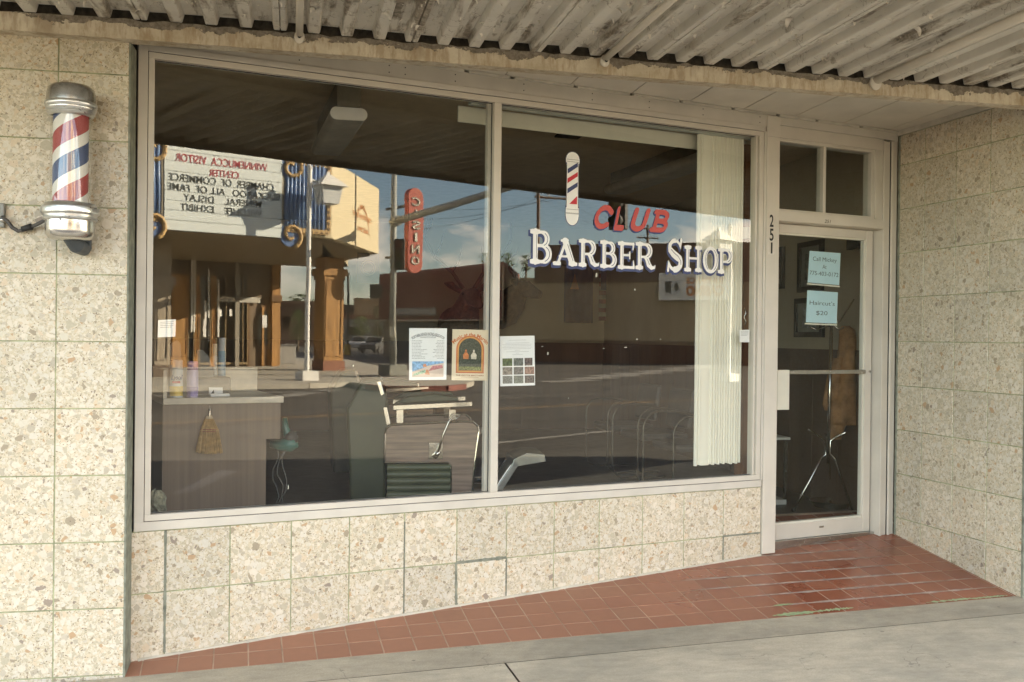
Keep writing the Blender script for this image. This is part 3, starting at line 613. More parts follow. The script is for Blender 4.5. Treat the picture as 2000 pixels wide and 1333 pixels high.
# painted lettering, each letter drawn as strokes with slab serifs
def letter_sdf(ch):
    st, sf_ = .115, .045
    def f(X, Y):
        d = np.full(X.shape, 9.); mn = lambda q: np.minimum(d, q); W_ = 1.
        def stem(x, y0=0, y1=1, w=st): return np.minimum(seg_sd(X, Y, [(x, y0+.05), (x, y1-.05)], w*.86)*1., 9)
        def serif(x, y, hw=.19): return np.minimum(box_sd(X, Y, x-hw, x+hw, y-.05, y+.05)-.012, seg_sd(X, Y, [(x-hw*.6, y), (x+hw*.6, y)], .075))
        cut = np.full(X.shape, 9.)
        if ch in 'BPR':
            x = .22; d = mn(stem(x)); d = mn(serif(x-.02, .05)); d = mn(serif(x-.02, .95))
            if ch == 'B':
                d = mn(seg_sd(X, Y, [(.2, .94), (.5, .94)]+arcp(.5, .735, .22, .2, 90, -90, 14)+[(.2, .53)], [.045, .05]+[.05+.055*math.sin(math.pi*i/14) for i in range(15)]+[.045]))
                d = mn(seg_sd(X, Y, [(.2, .53), (.52, .53)]+arcp(.53, .29, .27, .235, 90, -90, 14)+[(.2, .055)], [.04, .045]+[.05+.075*math.sin(math.pi*i/14) for i in range(15)]+[.045]))
                cut = np.minimum(seg_sd(X, Y, arcp(.5, .735, .245, .2, 60, -70, 12), .011), seg_sd(X, Y, arcp(.53, .29, .30, .235, 60, -70, 12), .012))
            else:
                d = mn(seg_sd(X, Y, [(.2, .94), (.5, .94)]+arcp(.52, .70, .25, .235, 90, -90, 14)+[(.2, .46)], [.045, .05]+[.05+.07*math.sin(math.pi*i/14) for i in range(15)]+[.04])); cut = seg_sd(X, Y, arcp(.52, .70, .275, .235, 60, -70, 12), .012)
                if ch == 'R':
                    d = mn(seg_sd(X, Y, [(.48, .46), (.62, .36), (.70, .18), (.84, .06), (1.0, .07), (1.04, .16)], [.05, .1, .115, .08, .05, .02])); cut = np.minimum(cut, seg_sd(X, Y, [(.63, .38), (.74, .17)], .011))
            cut = np.minimum(cut, seg_sd(X, Y, [(.27, .16), (.27, .86)], .010))
        elif ch == 'A':
            d = mn(seg_sd(X, Y, [(.22, .07), (.52, .9)], .05)); d = mn(seg_sd(X, Y, [(.50, .93), (.80, .07)], .12)); d = mn(seg_sd(X, Y, [(.28, .33), (.70, .33)], .042)); d = mn(serif(.17, .05, .15)); d = mn(serif(.83, .05, .17)); d = mn(seg_sd(X, Y, [(.36, .93), (.6, .95)], .05))
            cut = seg_sd(X, Y, [(.60, .80), (.835, .17)], .011)
        elif ch == 'E':
            d = mn(stem(.24)); d = mn(serif(.2, .05)); d = mn(serif(.2, .95)); d = mn(box_sd(X, Y, .2, .92, .9, 1.0)-.005); d = mn(box_sd(X, Y, .2, .95, 0, .1)-.005); d = mn(box_sd(X, Y, .2, .7, .47, .56)); d = mn(seg_sd(X, Y, [(.92, .95), (.89, .74)], [.06, .03])); d = mn(seg_sd(X, Y, [(.95, .05), (.92, .30)], [.06, .03])); d = mn(seg_sd(X, Y, [(.70, .4), (.70, .63)], .04))
            cut = seg_sd(X, Y, [(.29, .16), (.29, .86)], .010)
        elif ch == 'H':
            for x in (.22, .80): d = mn(stem(x, w=.105)); d = mn(serif(x, .05, .17)); d = mn(serif(x, .95, .17))
            d = mn(box_sd(X, Y, .2, .8, .47, .56)); cut = np.minimum(seg_sd(X, Y, [(.265, .16), (.265, .86)], .011), seg_sd(X, Y, [(.845, .16), (.845, .86)], .011))
        elif ch == 'O':
            r = np.hypot((X-.5)/.5, (Y-.5)/.54); ri = np.hypot((X-.5)/.255, (Y-.5)/.40); d = np.maximum((r-1)*.5, (1-ri)*.25); cut = np.minimum(seg_sd(X, Y, arcp(.5, .5, .42, .46, -60, 60, 16), .011), seg_sd(X, Y, arcp(.5, .5, .33, .44, 120, 240, 16), .011))
        elif ch == 'S':
            sp = arcp(.50, .73, .31, .235, 20, 180, 14)+[(.22, .66), (.40, .55), (.62, .45)]+arcp(.50, .27, .34, .235, 30, -165, 16)
            d = mn(seg_sd(X, Y, sp, [.05]*6+[.07]*6+[.09]*3+[.11, .13, .13]+[.12]*5+[.10]*6+[.06]*6)); d = mn(seg_sd(X, Y, [(.86, 1.0), (.82, .72)], [.06, .025])); d = mn(seg_sd(X, Y, [(.11, .0), (.14, .30)], [.06, .025]))
            cut = seg_sd(X, Y, [(.28, .68), (.45, .575), (.7, .46), (.84, .33), (.86, .2)], .012)
        return np.maximum(d, -cut)
    return f
M_LW = mat('letter_white', (.80, .79, .76), .5, var=.02); M_LN = mat('letter_navy', (.035, .05, .14), .5, var=.1); M_LR = mat('letter_red', (.50, .075, .065), .5, var=.06)
def put(mb, sdf, box, off, sx=0, sy=0, cell=.02, xr=(-.1, 1.15), yr=(-.08, 1.1), sh=0.):
    s0, z0 = win((box[0]), box[3], off); s1, _ = win(box[2], box[3], off); _, z1 = win((box[0]+box[2])/2, box[1], off); zb = win((box[0]+box[2])/2, box[3], off)[1]
    msq(mb, sdf, xr[0], xr[1], yr[0], yr[1], cell, lambda x, y: Wp(s0+(x+sh*y)*(s1-s0)+sx, zb+y*(z1-zb)+sy, off))
LB = [('B', 1035, 450, 1081, 515), ('A', 1079.5, 467, 1127, 518), ('R', 1130, 469, 1168, 520.5), ('B', 1172, 471.5, 1207.5, 523), ('E', 1206.5, 474, 1239.5, 525), ('R', 1241, 475, 1278, 526), ('S', 1301, 468.5, 1334.5, 529), ('H', 1335, 481.5, 1371.5, 530), ('O', 1372.5, 484, 1403, 532.5), ('P', 1402, 486.5, 1434, 534)]
a, b = MB(), MB()
for ch, x0, y0, x1, y1 in LB:
    put(b, lambda X, Y, f=letter_sdf(ch): np.minimum(f(X, Y), 9)-.035, (x0, y0, x1, y1), GO+.0015, -.007, -.011, .026); put(a, letter_sdf(ch), (x0, y0, x1, y1), GO+.003, 0, 0, .018)
b.build('barber_shop_letter_shadow', M_LN, sf); a.build('barber_shop_lettering', M_LW, sf)
def club(ch):
    w_ = .145
    P = {'C': [[(.98, .74)]+arcp(.56, .52, .44, .42, 50, 310, 20)+[(.88, .20)]], 'L': [[(.25, .92), (.25, .08)], [(.25, .09), (.95, .09)]], 'U': [[(.17, .92), (.17, .38)]+arcp(.5, .36, .33, .28, 180, 360, 14)+[(.83, .92)]],
         'B': [[(.2, .92), (.2, .08)], [(.05, .92), (.55, .92)]+arcp(.56, .71, .28, .20, 90, -90, 12)+[(.2, .50)], [(.2, .50), (.58, .50)]+arcp(.60, .29, .30, .21, 90, -90, 12)+[(.05, .08)]]}[ch]
    return lambda X, Y: np.minimum.reduce([seg_sd(X*1.0, Y, q, .118 if ch != 'L' else .128) for q in P])
a, b = MB(), MB()
for ch, x0, y0, x1, y1, sh in (('C', 1156, 402, 1187, 447, .36), ('L', 1196, 405, 1216, 449, .42), ('U', 1226, 407, 1260, 451, .38), ('B', 1270, 411, 1300, 453, .36)):
    put(b, lambda X, Y, f=club(ch): f(X, Y)-.01, (x0, y0, x1, y1), GO+.0015, -.007, -.009, .03, (-.3, 1.3), (-.1, 1.1), sh); put(a, club(ch), (x0, y0, x1, y1), GO+.003, 0, 0, .022, (-.3, 1.3), (-.1, 1.1), sh)
b.build('club_letter_shadow', M_LN, sf); a.build('club_lettering', M_LR, sf)
# painted barber pole
def pbox(px0, py0, px1, py1, off):
    s0, zb = win(px0, py1, off); s1, _ = win(px1, py1, off); _, zt = win(px0, py0, off); return lambda x, y: Wp(s0+x*(s1-s0), zb+y*(zt-zb), off)
G1, G2 = GO+.0015, GO+.003
fn = pbox(1104, 296, 1130.5, 439.5, G1); fo = pbox(1104, 296, 1130.5, 439.5, G2)
shape = lambda X, Y: np.minimum.reduce([box_sd(X, Y, .08, .92, .25, .88)*1., np.maximum(np.hypot((X-.5)/.47, (Y-.91)/.09)-1, .0-Y+.88)*.3, box_sd(X, Y, .0, 1., .852, .915)+.0, np.maximum(np.hypot((X-.5)/.47, (Y-.13)/.13)-1, Y-.2)*.3, box_sd(X, Y, .02, .98, .12, .24), box_sd(X, Y, .1, .9, .22, .28)])
m = MB(); msq(m, lambda X, Y: shape(X, Y)-.022, -.06, 1.06, -.02, 1.04, .01, fn); m.build('painted_pole_outline', M_LN, sf)
m = MB(); msq(m, shape, -.06, 1.06, -.02, 1.04, .01, fo); m.build('painted_pole', M_LW, sf)
for nm, mm, bands in (('navy_stripe', M_LN, ((.70, 1), (.43, 1))), ('red_stripe', mat('stripe_red', (.5, .02, .035), .5), ((.57, 1), (.29, 1)))):
    fq = pbox(1104, 296, 1130.5, 439.5, GO+.0038); m = MB()
    for y0, _ in bands:
        m.face([fq(.13, y0), fq(.88, y0+.105), fq(.88, y0+.165), fq(.13, y0+.065)]) if y0 > .3 else m.face([fq(.30, y0), fq(.88, y0+.075), fq(.88, y0+.13), fq(.75, y0+.115)][:0] or [fq(.28, y0), fq(.85, y0), fq(.85, y0+.115)])
    m.build(nm, mm, sf)
m = MB()
for y in (.865, .895, .215, .165, .155): m.face([fo(.03, y)+WN*.0008, fo(.97, y)+WN*.0008, fo(.97, y+.004)+WN*.0008, fo(.03, y+.004)+WN*.0008])
m.build('pole_linework', M_DARK, sf)
# head fascia with screws
hf = thing('head_fascia', 'flat grey metal fascia with screws above the shop window', 'fascia', Wp(2, 2.962, 0))
MB().wbox(-.1, 3.676, 2.9615, 3.04, -.06, .004).wbox(3.680, 4.83, 2.985, 3.04, -.06, .002).build('panel', M_ALU2, hf, bevel=.001)
m = MB()
for s in (.62, 1.10, 1.19, 1.48, 1.9, 2.35, 2.75, 3.15, 3.60, .22):
    for z in (2.980, 3.016): MB().obox(Wp(s, z, .0042), .006*WD, .001*WN, .006*Z3).build('screw', M_DARK, hf)

# blinds, track and valance inside
bl = thing('vertical_blind', 'cream vertical blind drawn to the right side of the window', 'blind', Wp(3.3, .9, -.15))
OB = -.14
def wi(px, py, o=OB): return win(px, py, o)
s0, zt = wi(1362, 262); s1, _ = wi(1452, 272); _, zb = wi(1400, 908)
m = MB(); rnd = random.Random(2); s = s0; k = 0
ws = [.030, .030, .085]+[.026]*12
tot = sum(ws); x = s0
for k, wd in enumerate(ws):
    wd = wd*(s1-s0)/tot; a = .012+.02*rnd.random()
    n = 7
    P = [Wp(x+wd*i/n*1.05, zb+rnd.uniform(-.004, .004)*0+(.006*k % .011), OB-(.016 if k != 2 else .005)*((i/n-.5)**2*4-1)-(.003*(k % 2))) for i in range(n+1)]
    for i in range(n): m.face([P[i], P[i+1], P[i+1]+(zt-zb)*Z3, P[i]+(zt-zb)*Z3])
    x += wd
m.build('slats', mat('blind_vinyl', (.74, .71, .60), .45, var=.03, scale=3, stretch=(1, 1, .1)), bl, smooth=True)
sa, za = wi(904, 197); sb, _ = wi(1470, 270)
MB().wbox(sa+.03, sb, 2.895, 2.930, OB-.0, OB+.045).build('track', mat('track_grey', (.40, .42, .37), .4), bl, bevel=.006)
_, zv = wi(1200, 268); MB().wbox(sa, sb, zv-.003, 2.905, OB-.075, OB-.06).build('valance', M_CREAM, bl, bevel=.002)
# wooden casing at the right end of the window
cs = thing('wood_casing', 'brown wooden casing behind the right end of the shop window', 'casing', Wp(3.66, .9, -.2))
a, _ = win(1454, 500, -.18); MB().wbox(a, 3.86, .3, 2.88, -.26, -.18).build('board', mat('red_brown_wood', (.17, .075, .035), .4, var=.25, scale=5, stretch=(6, 6, .5)), cs)
tag(MB().wbox(*sorted((win(1449, 455, -.17)[0], win(1471, 455, -.17)[0])), win(1455, 467, -.17)[1], win(1455, 445, -.17)[1], -.178, -.13).build('door_chime', M_CREAM, bevel=.004), 'small cream chime box with a knob on the wooden casing', 'chime')
m = MB(); p = [Wp(win(1455, 0, -.17)[0] if 0 else win(1454+x_, y_, -.16)[0], win(1454+x_, y_, -.16)[1], -.16) for x_, y_ in ((0, 602), (3, 612), (-1, 620), (3, 628), (0, 636))]
tag(m.tube(p, .004, 8).build('pull_handle', M_STEEL, smooth=True), 'thin wavy metal pull handle on the wooden casing', 'handle')
tag(MB().wbox(3.4, 3.66, .3, .31, -.2, -.1).build('floor_vent', M_STEEL), 'flat metal vent behind the lower right window corner', 'vent')

# ================================================================== DOOR
dr = thing('shop_door', 'glazed cream aluminium door with blue price signs', 'door', Wp(4.2, .27, -.1))
DO = -.075
sg0, zg0 = 3.845, win(1600, 1018, DO)[1]; sg1 = win(1689, 700, DO)[0]; zg1 = win(1600, 460, DO)[1]; so = win(1702, 700, DO)[0]; zo0 = .272; zo1 = win(1600, 443, DO)[1]
m = MB(); d0, d1 = DO-.04, DO
m.wbox(3.79, sg0, zo0, zo1, d0, d1); m.wbox(sg1, so, zo0, zo1, d0, d1); m.wbox(sg0, sg1, zg1, zo1, d0, d1-.0015); m.wbox(sg0, sg1, zo0, zg0, d0, d1-.0015); m.build('leaf_frame', M_ALU, dr, bevel=.003)
m = MB(); m.wbox(sg0, sg1, zg0, zg0+.012, d0, d1-.008); m.wbox(sg1-.012, sg1, zg0, zg1, d0, d1-.008); m.wbox(sg0, sg1, zg1-.012, zg1, d0, d1-.008); m.build('glazing_bead', M_CREAM, dr)
MB().face([Wp(sg0, zg0, DO-.02), Wp(sg1, zg0, DO-.02), Wp(sg1, zg1, DO-.02), Wp(sg0, zg1, DO-.02)]).build('glass_pane', glass('door_glass', r0=.05), dr)
zb_ = win(1600, 731, DO)[1]; zt_ = win(1600, 723, DO)[1]; MB().wbox(sg0, sg1, zb_, zt_, DO-.012, DO+.012).build('push_bar', M_STEEL, dr, bevel=.003)
h0, h1 = win(1517, 760, DO+.04)[0], win(1541, 760, DO+.04)[0]; MB().wbox(h0, h1, win(1530, 801, DO+.04)[1], win(1530, 723, DO+.04)[1], DO+.001, DO+.045).build('pull_plate', M_CREAM, dr, bevel=.004)
q = win(1604, 1029, DO); MB().wbox(q[0]-.02, q[0]+.02, q[1]-.006, q[1]+.006, DO, DO+.004).build('floor_bolt_keyhole', M_STEEL, dr, bevel=.003)
q = win(1698, 726, DO); MB().tube([Wp(q[0], q[1], DO), Wp(q[0], q[1], DO+.01)], .008, 12).build('lock_cylinder', M_STEEL, dr)
fr = thing('door_frame', 'cream aluminium door frame and transom numbered 251', 'frame', Wp(4.2, .23, 0))
MB().wbox(3.658, 3.765, .215, 3.036, -.11, .014).build('post', M_ALU, fr, bevel=.004)
MB().wbox(3.655, 3.770, 2.9, 2.9008, .0142, .0146).build('post_joint', M_DARK, fr)
m = MB(); m.wbox(3.765, 4.70, 2.366, 2.43, -.10, .004); m.wbox(3.765, 4.70, 2.905, 2.984, -.10, -.002); m.wbox(3.765, 4.70, 2.362, 2.366, -.12, -.02)
m.build('transom_rail', M_ALU, fr, bevel=.003)
m = MB(); m.wbox(3.765, 4.63, 2.43, 2.447, -.10, -.012); m.wbox(3.765, 4.63, 2.885, 2.905, -.10, -.012); m.wbox(4.165, 4.19, 2.447, 2.885, -.08, -.016); m.wbox(4.60, 4.63, 2.447, 2.885, -.09, -.014); m.wbox(4.63, 4.70, 2.43, 2.905, -.10, -.006); m.build('transom_bars', M_ALU2, fr, bevel=.002)
MB().wbox(3.76, 4.62, 2.44, 2.89, -.046, -.044).build('transom_glass', MATS['door_glass'], fr)
m = MB(); m.wbox(4.702, 4.722, .235, 2.975, -.12, .001); m.wbox(4.722, 4.772, .235, 2.975, -.12, -.010); m.wbox(4.776, 4.796, .235, 2.975, -.12, .004); m.wbox(4.796, 4.838, .235, 2.99, -.12, -.006); m.build('jamb', M_ALU, fr, bevel=.003)
m = MB(); m.wbox(4.7725, 4.7755, .235, 2.975, -.05, -.006); m.build('jamb_groove', M_DARK, fr)
MB().wbox(3.768, 4.70, .2, .271, -.12, -.045).build('threshold', M_STEEL, fr)
def wtext(mb, body, px, py, h, off, width=None, **kw):
    s, z = win(px, py, off); return text(mb, body, Wp(s, z, off), WD, Z3, h, width, **kw)
def hpx(px, y0, y1, off=0): return win(px, y0, off)[1]-win(px, y1, off)[1]
m = MB()
for ch, y0, y1 in (('2', 420, 443), ('5', 447, 470), ('1', 474, 495)): wtext(m, ch, 1507, y1, hpx(1507, y0, y1), .0148, width=.033 if ch != '1' else .014, bold=.02)
m.build('house_number', M_DARK, fr)
m = MB(); rnd = random.Random(1)
for (x0, x1, y0, y1) in ((1502, 1512, 441, 445), (1502, 1512, 468, 472), (1501, 1513, 494, 498), (1500.5, 1502, 474, 496), (1511.5, 1513, 474, 496)):
    for a in np.arange(x0, x1, 1.5):
        for b in np.arange(y0, y1, 1.6): s, z = win(a, b, .0145); m.face([Wp(s, z, .0145), Wp(s+.0025, z, .0145), Wp(s+.0025, z+.0025, .0145), Wp(s, z+.0025, .0145)])
m.build('number_backing_dots', M_WHITEP, fr)
m = MB(); wtext(m, '251', 1616, 436, .022, .0046, width=.05, bold=.01, shear=.25); m.build('small_number', mat('number_dark', (.05, .04, .02), .5), fr)
# papers on the glass
def quad4(px, off):                              # (TL, TR, BR, BL) pixel corners on the plane off
    P = [Wp(*win(x, y, off), off) for x, y in px]; return lambda u, v, d=0: (P[3]*(1-u)*(1-v)+P[2]*u*(1-v)+P[1]*u*v+P[0]*(1-u)*v)+d*WN
def rect(mb, f, u0, v0, u1, v1, d=.0004): return mb.face([f(u0, v0, d), f(u1, v0, d), f(u1, v1, d), f(u0, v1, d)])
def sheet_thing(name, lab, cat, px, off, m_):
    f = quad4(px, off); c = f(.5, 0); r = thing(name, lab, cat, c); MB().prism([f(0, 0), f(1, 0), f(1, 1), f(0, 1)], -.0008*WN).build('sheet', m_, r); return r, f
def ptext(mb, f, body, u, v, h, wd=None, d=.0004, **kw):
    o = f(u, v, d); ax = f(1, v)-f(0, v); W_ = np.linalg.norm(ax); up = f(u, 1)-f(u, 0); H_ = np.linalg.norm(up)
    if kw.get('arc'): kw['arc'] *= W_
    return text(mb, body, o, ax/W_, up/H_, h*H_, wd*W_ if wd else None, **kw)
GI_ = GO-.0025
M_INK = mat('black_ink', (.05, .05, .05), .7); M_INKG = mat('grey_ink', (.34, .34, .34), .7)
p1, f = sheet_thing('event_poster', 'white racing event poster left of the arched music poster', 'poster', [(799.2, 641.3), (873, 641.8), (871.8, 742.2), (799, 743)], GI_, M_PAPER)
m = MB(); ptext(m, f, 'NORTHERN NEVADA RACING ASSOCIATION', .5, .865, .055, .86, arc=.85, bold=.012); ptext(m, f, 'OPEN LIVE RACE EVERY DAY', .5, .84, .018, .55); ptext(m, f, 'WINNEMUCCA, NEVADA', .5, .812, .018, .42); m.build('heading', M_INK, p1)
m = MB(); rnd = random.Random(8)
for k in range(13):
    y = .755-k*.0285
    for (a, b) in ((.07, rnd.uniform(.3, .5)), (rnd.uniform(.62, .75), .93)):
        x = a
        while x < b: e = x+rnd.uniform(.02, .07); rect(m, f, x, y, min(e, b), y+.010); x = e+.012
m.build('printed_lines', M_INKG, p1)
m = MB(); rect(m, f, .08, .06, .92, .36, .0003); m.build('picture', mat('pic_sand', (.62, .50, .42), .7), p1)
m = MB(); m.face([f(.08, .22, .0005), f(.92, .33, .0005), f(.92, .36, .0005), f(.08, .36, .0005)]); m.face([f(.08, .16, .0006), f(.45, .25, .0006), f(.08, .30, .0006)]); m.build('picture_sea', mat('pic_blue', (.22, .40, .62), .7, var=.3, scale=90), p1)
m = MB(); m.face([f(.1, .08, .0006), f(.45, .14, .0006), f(.42, .2, .0006), f(.12, .12, .0006)]); m.build('picture_plants', mat('pic_green', (.25, .42, .3), .7, var=.4, scale=120), p1)
m = MB(); m.face([f(.5, .17, .0007), f(.9, .23, .0007), f(.88, .29, .0007), f(.62, .27, .0007)]); m.build('picture_boat', mat('pic_red', (.45, .17, .18), .7, var=.3, scale=120), p1)
m = MB(); m.face([f(.42, .11, .0008), f(.55, .10, .0008), f(.5, .2, .0008), f(.45, .2, .0008)]); m.face([f(.36, .25, .0008), f(.46, .25, .0008), f(.45, .31, .0008), f(.38, .31, .0008)]); m.build('picture_parasol', mat('pic_orange', (.6, .25, .12), .7), p1)
p2_, f = sheet_thing('music_poster', 'cream music poster with an orange arch beside the mullion', 'poster', [(883.8, 643.3), (954, 645.2), (952, 743.8), (882, 743)], GI_, mat('poster_cream', (.66, .56, .40), .7, var=.02))
m = MB(); ptext(m, f, 'Music at the Martin', .5, .865, .075, 1.02, arc=.62, bold=.03); m.build('heading', mat('poster_orange', (.50, .15, .05), .7), p2_)
def arch(x0, x1, y0, yt): c = (x0+x1)/2; r = (x1-x0)/2; rr = r*.70; return [(x0, y0), (x1, y0)]+[(c+r*math.cos(R_(a)), yt-rr+rr*math.sin(R_(a))) for a in range(0, 181, 12)]
for nm, aa, mm, d in (('arch_band', (.11, .89, .14, .885), MATS['poster_orange'], .0003), ('arch_band', (.155, .845, .17, .855), mat('poster_yellow', (.62, .36, .07), .7), .0005), ('arch_band', (.17, .83, .18, .845), mat('poster_rust', (.5, .2, .06), .7), .0006), ('photo', (.185, .815, .195, .83), mat('poster_forest', (.05, .06, .04), .8, var=.5, scale=150), .0007)):
    m = MB(); m.face([f(x, y, d) for x, y in arch(*aa)]); m.build(nm, mm, p2_)
m = MB(); rect(m, f, .19, .2, .81, .27, .0009); m.build('photo_grass', mat('poster_grass', (.16, .18, .06), .8, var=.5, scale=160), p2_)
for x, mm in ((.38, mat('shirt_orange', (.5, .17, .05), .8, var=.2, scale=80)), (.6, mat('shirt_pale', (.55, .5, .4), .8, var=.2, scale=80))):
    m = MB(); m.face([f(x-.07, .42, .0010), f(x+.07, .42, .0010), f(x+.08, .5, .0010), f(x+.03, .55, .0010), f(x-.03, .55, .0010), f(x-.08, .5, .0010)]); m.face([f(x+.025*math.cos(a)*1.1, .58+.028*math.sin(a), .0011) for a in np.arange(0, 6.2, .6)]); m.build('photo_musician', mm, p2_)
m = MB(); ptext(m, f, 'THE GOTTIE BROTHERS', .5, .085, .026, .78, bold=.02); m.build('band_name', mat('poster_brown', (.28, .10, .05), .7), p2_)
m = MB(); rect(m, f, .25, .06, .75, .066); rect(m, f, .08, .025, .92, .029); m.build('printed_lines', MATS['poster_brown'], p2_)
p3, f = sheet_thing('photo_flyer', 'white flyer with nine small photos just right of the mullion', 'flyer', [(976, 657.3), (1044, 656), (1045, 753), (977, 755)], GI_, M_PAPER)
m = MB()
for k, wd in enumerate((.5, .0, .7, .85, .8, .85, .8, .15, .65, .1, .3)):
    if wd: rect(m, f, .5-wd/2, .915-k*.029, .5+wd/2, .9195-k*.029)
m.build('printed_lines', M_INKG, p3)
for k in range(9):
    i, j = k % 3, k//3; x0 = .07+i*.315; y0 = .40-j*.175; cc = [(.10, .13, .05), (.13, .14, .12), (.12, .09, .08), (.2, .17, .14), (.13, .12, .11), (.26, .15, .11), (.16, .16, .14), (.15, .16, .13), (.10, .08, .07)][k]
    m = MB(); rect(m, f, x0, y0, x0+.28-(.05 if k == 2 else 0), y0+.155); m.build('photo', mat('photo_%d' % k, cc, .6, var=.5, scale=70+9*k), p3)
for (px, lab) in (([(309, 625.5), (343.5, 624), (342.5, 658), (308, 659.5)], 'small white notice taped inside the lower left pane'), ([(1444.5, 645), (1464, 644.5), (1463.5, 669), (1444.5, 669)], 'small white notice taped on the far right of the window')):
    r, f = sheet_thing('paper_notice', lab, 'notice', px, GI_, M_PAPER); m = MB()
    for k in range(4): rect(m, f, .12, .85-k*.1, .88-.1*(k == 3), .88-k*.1)
    m.build('printed_lines', M_INKG, r)
for (px, lines, lab) in (([(1581.5, 490.3), (1641.8, 495), (1639, 557.5), (1577.5, 552)], (('Call Mickey', .70, .77), ('At', .47, .13), ('775-403-0172', .25, .92)), 'light blue sign reading Call Mickey, the upper one on the door'), ([(1577, 567.3), (1636.5, 571.5), (1634, 632.5), (1574, 630)], (('Haircut\u2019s', .56, .82), ('$20', .25, .37)), 'light blue haircut price sign, the lower one on the door')):
    r, f = sheet_thing('price_sign', lab, 'sign', px, DO-.0225, mat('sign_blue', (.44, .64, .72), .5, var=.02)); r['group'] = 'blue signs on the door'
    for (s_, v, wd) in lines: m = MB(); ptext(m, f, s_, .5, v, .13, wd); m.build('lettering', mat('sign_ink', (.07, .08, .09), .6), r)
    MB().prism([f(-.05, -.07, -.0015), f(1.04, -.07, -.0015), f(1.04, 1.02, -.0015), f(-.05, 1.02, -.0015)], -.0006*WN).build('clear_sleeve', M_GLASS, r)
    MB().prism([f(-.02, -.065, -.0012), f(1.02, -.065, -.0012), f(1.02, -.02, -.0012), f(-.02, -.02, -.0012)], -.0002*WN).build('sleeve_edge', M_CREAM, r)
m = MB(); rnd = random.Random(17)
for (x, y, a, b) in ((1165, 538, 4, 8), (1240, 566, 3, 3), (1244, 663, 4, 2), (1290, 663, 4, 1.5), (1222, 679, 7, 2), (1179, 681, 4, 1.5), (1070, 691, 3, 5), (1059, 677, 4, 1), (1431, 704, 4, 3), (690, 715, 2, 3), (1110, 778, 1, 2), (563, 952, 1.5, 7)):
    s, z = win(x, y, GI_); k = .0016; MB().prism([Wp(s-a*k, z-b*k, GI_), Wp(s+a*k, z-b*k*rnd.uniform(.4, 1), GI_), Wp(s+a*k*rnd.uniform(.5, 1), z+b*k, GI_), Wp(s-a*k*.6, z+b*k, GI_)], .0004*WN).build('tape_remnant', M_CREAM, sf)

# ================================================================== BARBER POLE
PY = -.150
def pole_z(py): return hit(138, py, [0, PY, 0], [0, 1, 0])[2]
pc = hit(138, 320, [0, PY, 0], [0, 1, 0]); PX = pc[0]
bp = thing('barber_pole', 'wall mounted chrome and glass barber pole with red, white and blue stripes', 'barber pole', (PX, 0, pole_z(470)))
k_ = FF@(pc-CAM)/FPX; rp = lambda px: px*k_/2
def lz(name, prof, mm, seg=48): return MB().lathe([(rp(w_), pole_z(y)) for w_, y in prof], (PX, PY, 0), seg=seg).build(name, mm, bp, smooth='auto')
M_POLE = mat('brushed_aluminium', (.60, .61, .61), .30, .9, var=.05, scale=30)
lz('top_cap', [(0, 166), (40, 166), (70, 169), (84, 175), (89, 184), (90, 200), (90, 204), (80, 206)], mat('pole_cap_metal', (.50, .51, .52), .22, 1., var=.12, scale=14))
lz('upper_collar', [(80, 200), (93, 202), (96, 205), (96, 209), (92, 212), (93, 214), (91, 218), (86, 220), (88, 222), (82, 227), (74, 229), (70, 229)], M_POLE)
def stripe_mat():
    m, t, b, o = newmat('helical_stripes'); tcn = N(t, 'ShaderNodeTexCoord'); sp = N(t, 'ShaderNodeSeparateXYZ'); L(t, tcn.outputs['Object'], sp.inputs[0])
    an = mth(t, 'ARCTAN2', sp.outputs[1], sp.outputs[0]); ph = mth(t, 'FRACT', mth(t, 'ADD', mth(t, 'SUBTRACT', mth(t, 'MULTIPLY', sp.outputs[2], 1/.274), mth(t, 'DIVIDE', an, 2*math.pi)), 10.405))
    r = N(t, 'ShaderNodeValToRGB'); r.color_ramp.interpolation = 'CONSTANT'; e = r.color_ramp.elements
    wh, rd, bl_ = (.76, .75, .70, 1), (.36, .055, .06, 1), (.05, .085, .20, 1)
    e[0].position = 0; e[0].color = wh
    while len(e) < 4: e.new(.5)
    for q, (p, c) in enumerate(((0, wh), (.19, rd), (.5, wh), (.69, bl_))): e[q].position = p; e[q].color = c
    L(t, ph, r.inputs[0]); L(t, r.outputs[0], b.inputs['Base Color']); b.inputs['Roughness'].default_value = .4; return m
m = MB().lathe([(rp(65), pole_z(404)), (rp(65), pole_z(224))], (0, 0, 0), seg=64); m.v = [(x, y, z-pole_z(470)) for x, y, z in m.v]
o = m.build('striped_cylinder', stripe_mat(), None, smooth=True, org=(0, 0, 0)); o.parent = bp; o.location = (0, PY, 0); ORG[o.name] = ORG[bp.name]
lz('glass_tube', [(74, 404), (74, 224)], glass('pole_glass', (.97, .97, .97), .07))
lz('lower_collar', [(70, 398), (78, 397), (92, 399), (96, 402), (98, 404), (106, 407), (108, 412), (107, 418), (98, 422), (97, 426), (100, 428), (98, 431), (90, 433)], M_POLE)
lz('bottom_bowl', [(86, 430), (90, 432), (90, 452), (87, 461), (78, 467), (60, 470), (0, 471)], mat('bowl_metal', (.60, .59, .57), .2, 1., var=.06, scale=10))
MB().tube([(PX+.0, PY-.02, pole_z(462)), (PX+.02, PY+.03, pole_z(478)), (PX+.03, -.012, pole_z(482))], [.03, .035, .03], 14).box(PX-.03, PX+.06, -.03, -.0, pole_z(482), pole_z(455)).build('wall_bracket', mat('bracket_grey', (.06, .07, .08), .6), bp, bevel=.004)
MB().obox((PX-.02, PY-rp(90)-.001, pole_z(436)), (.006, 0, 0), (0, .004, 0), (0, 0, .006)).build('screw', M_DARK, bp)
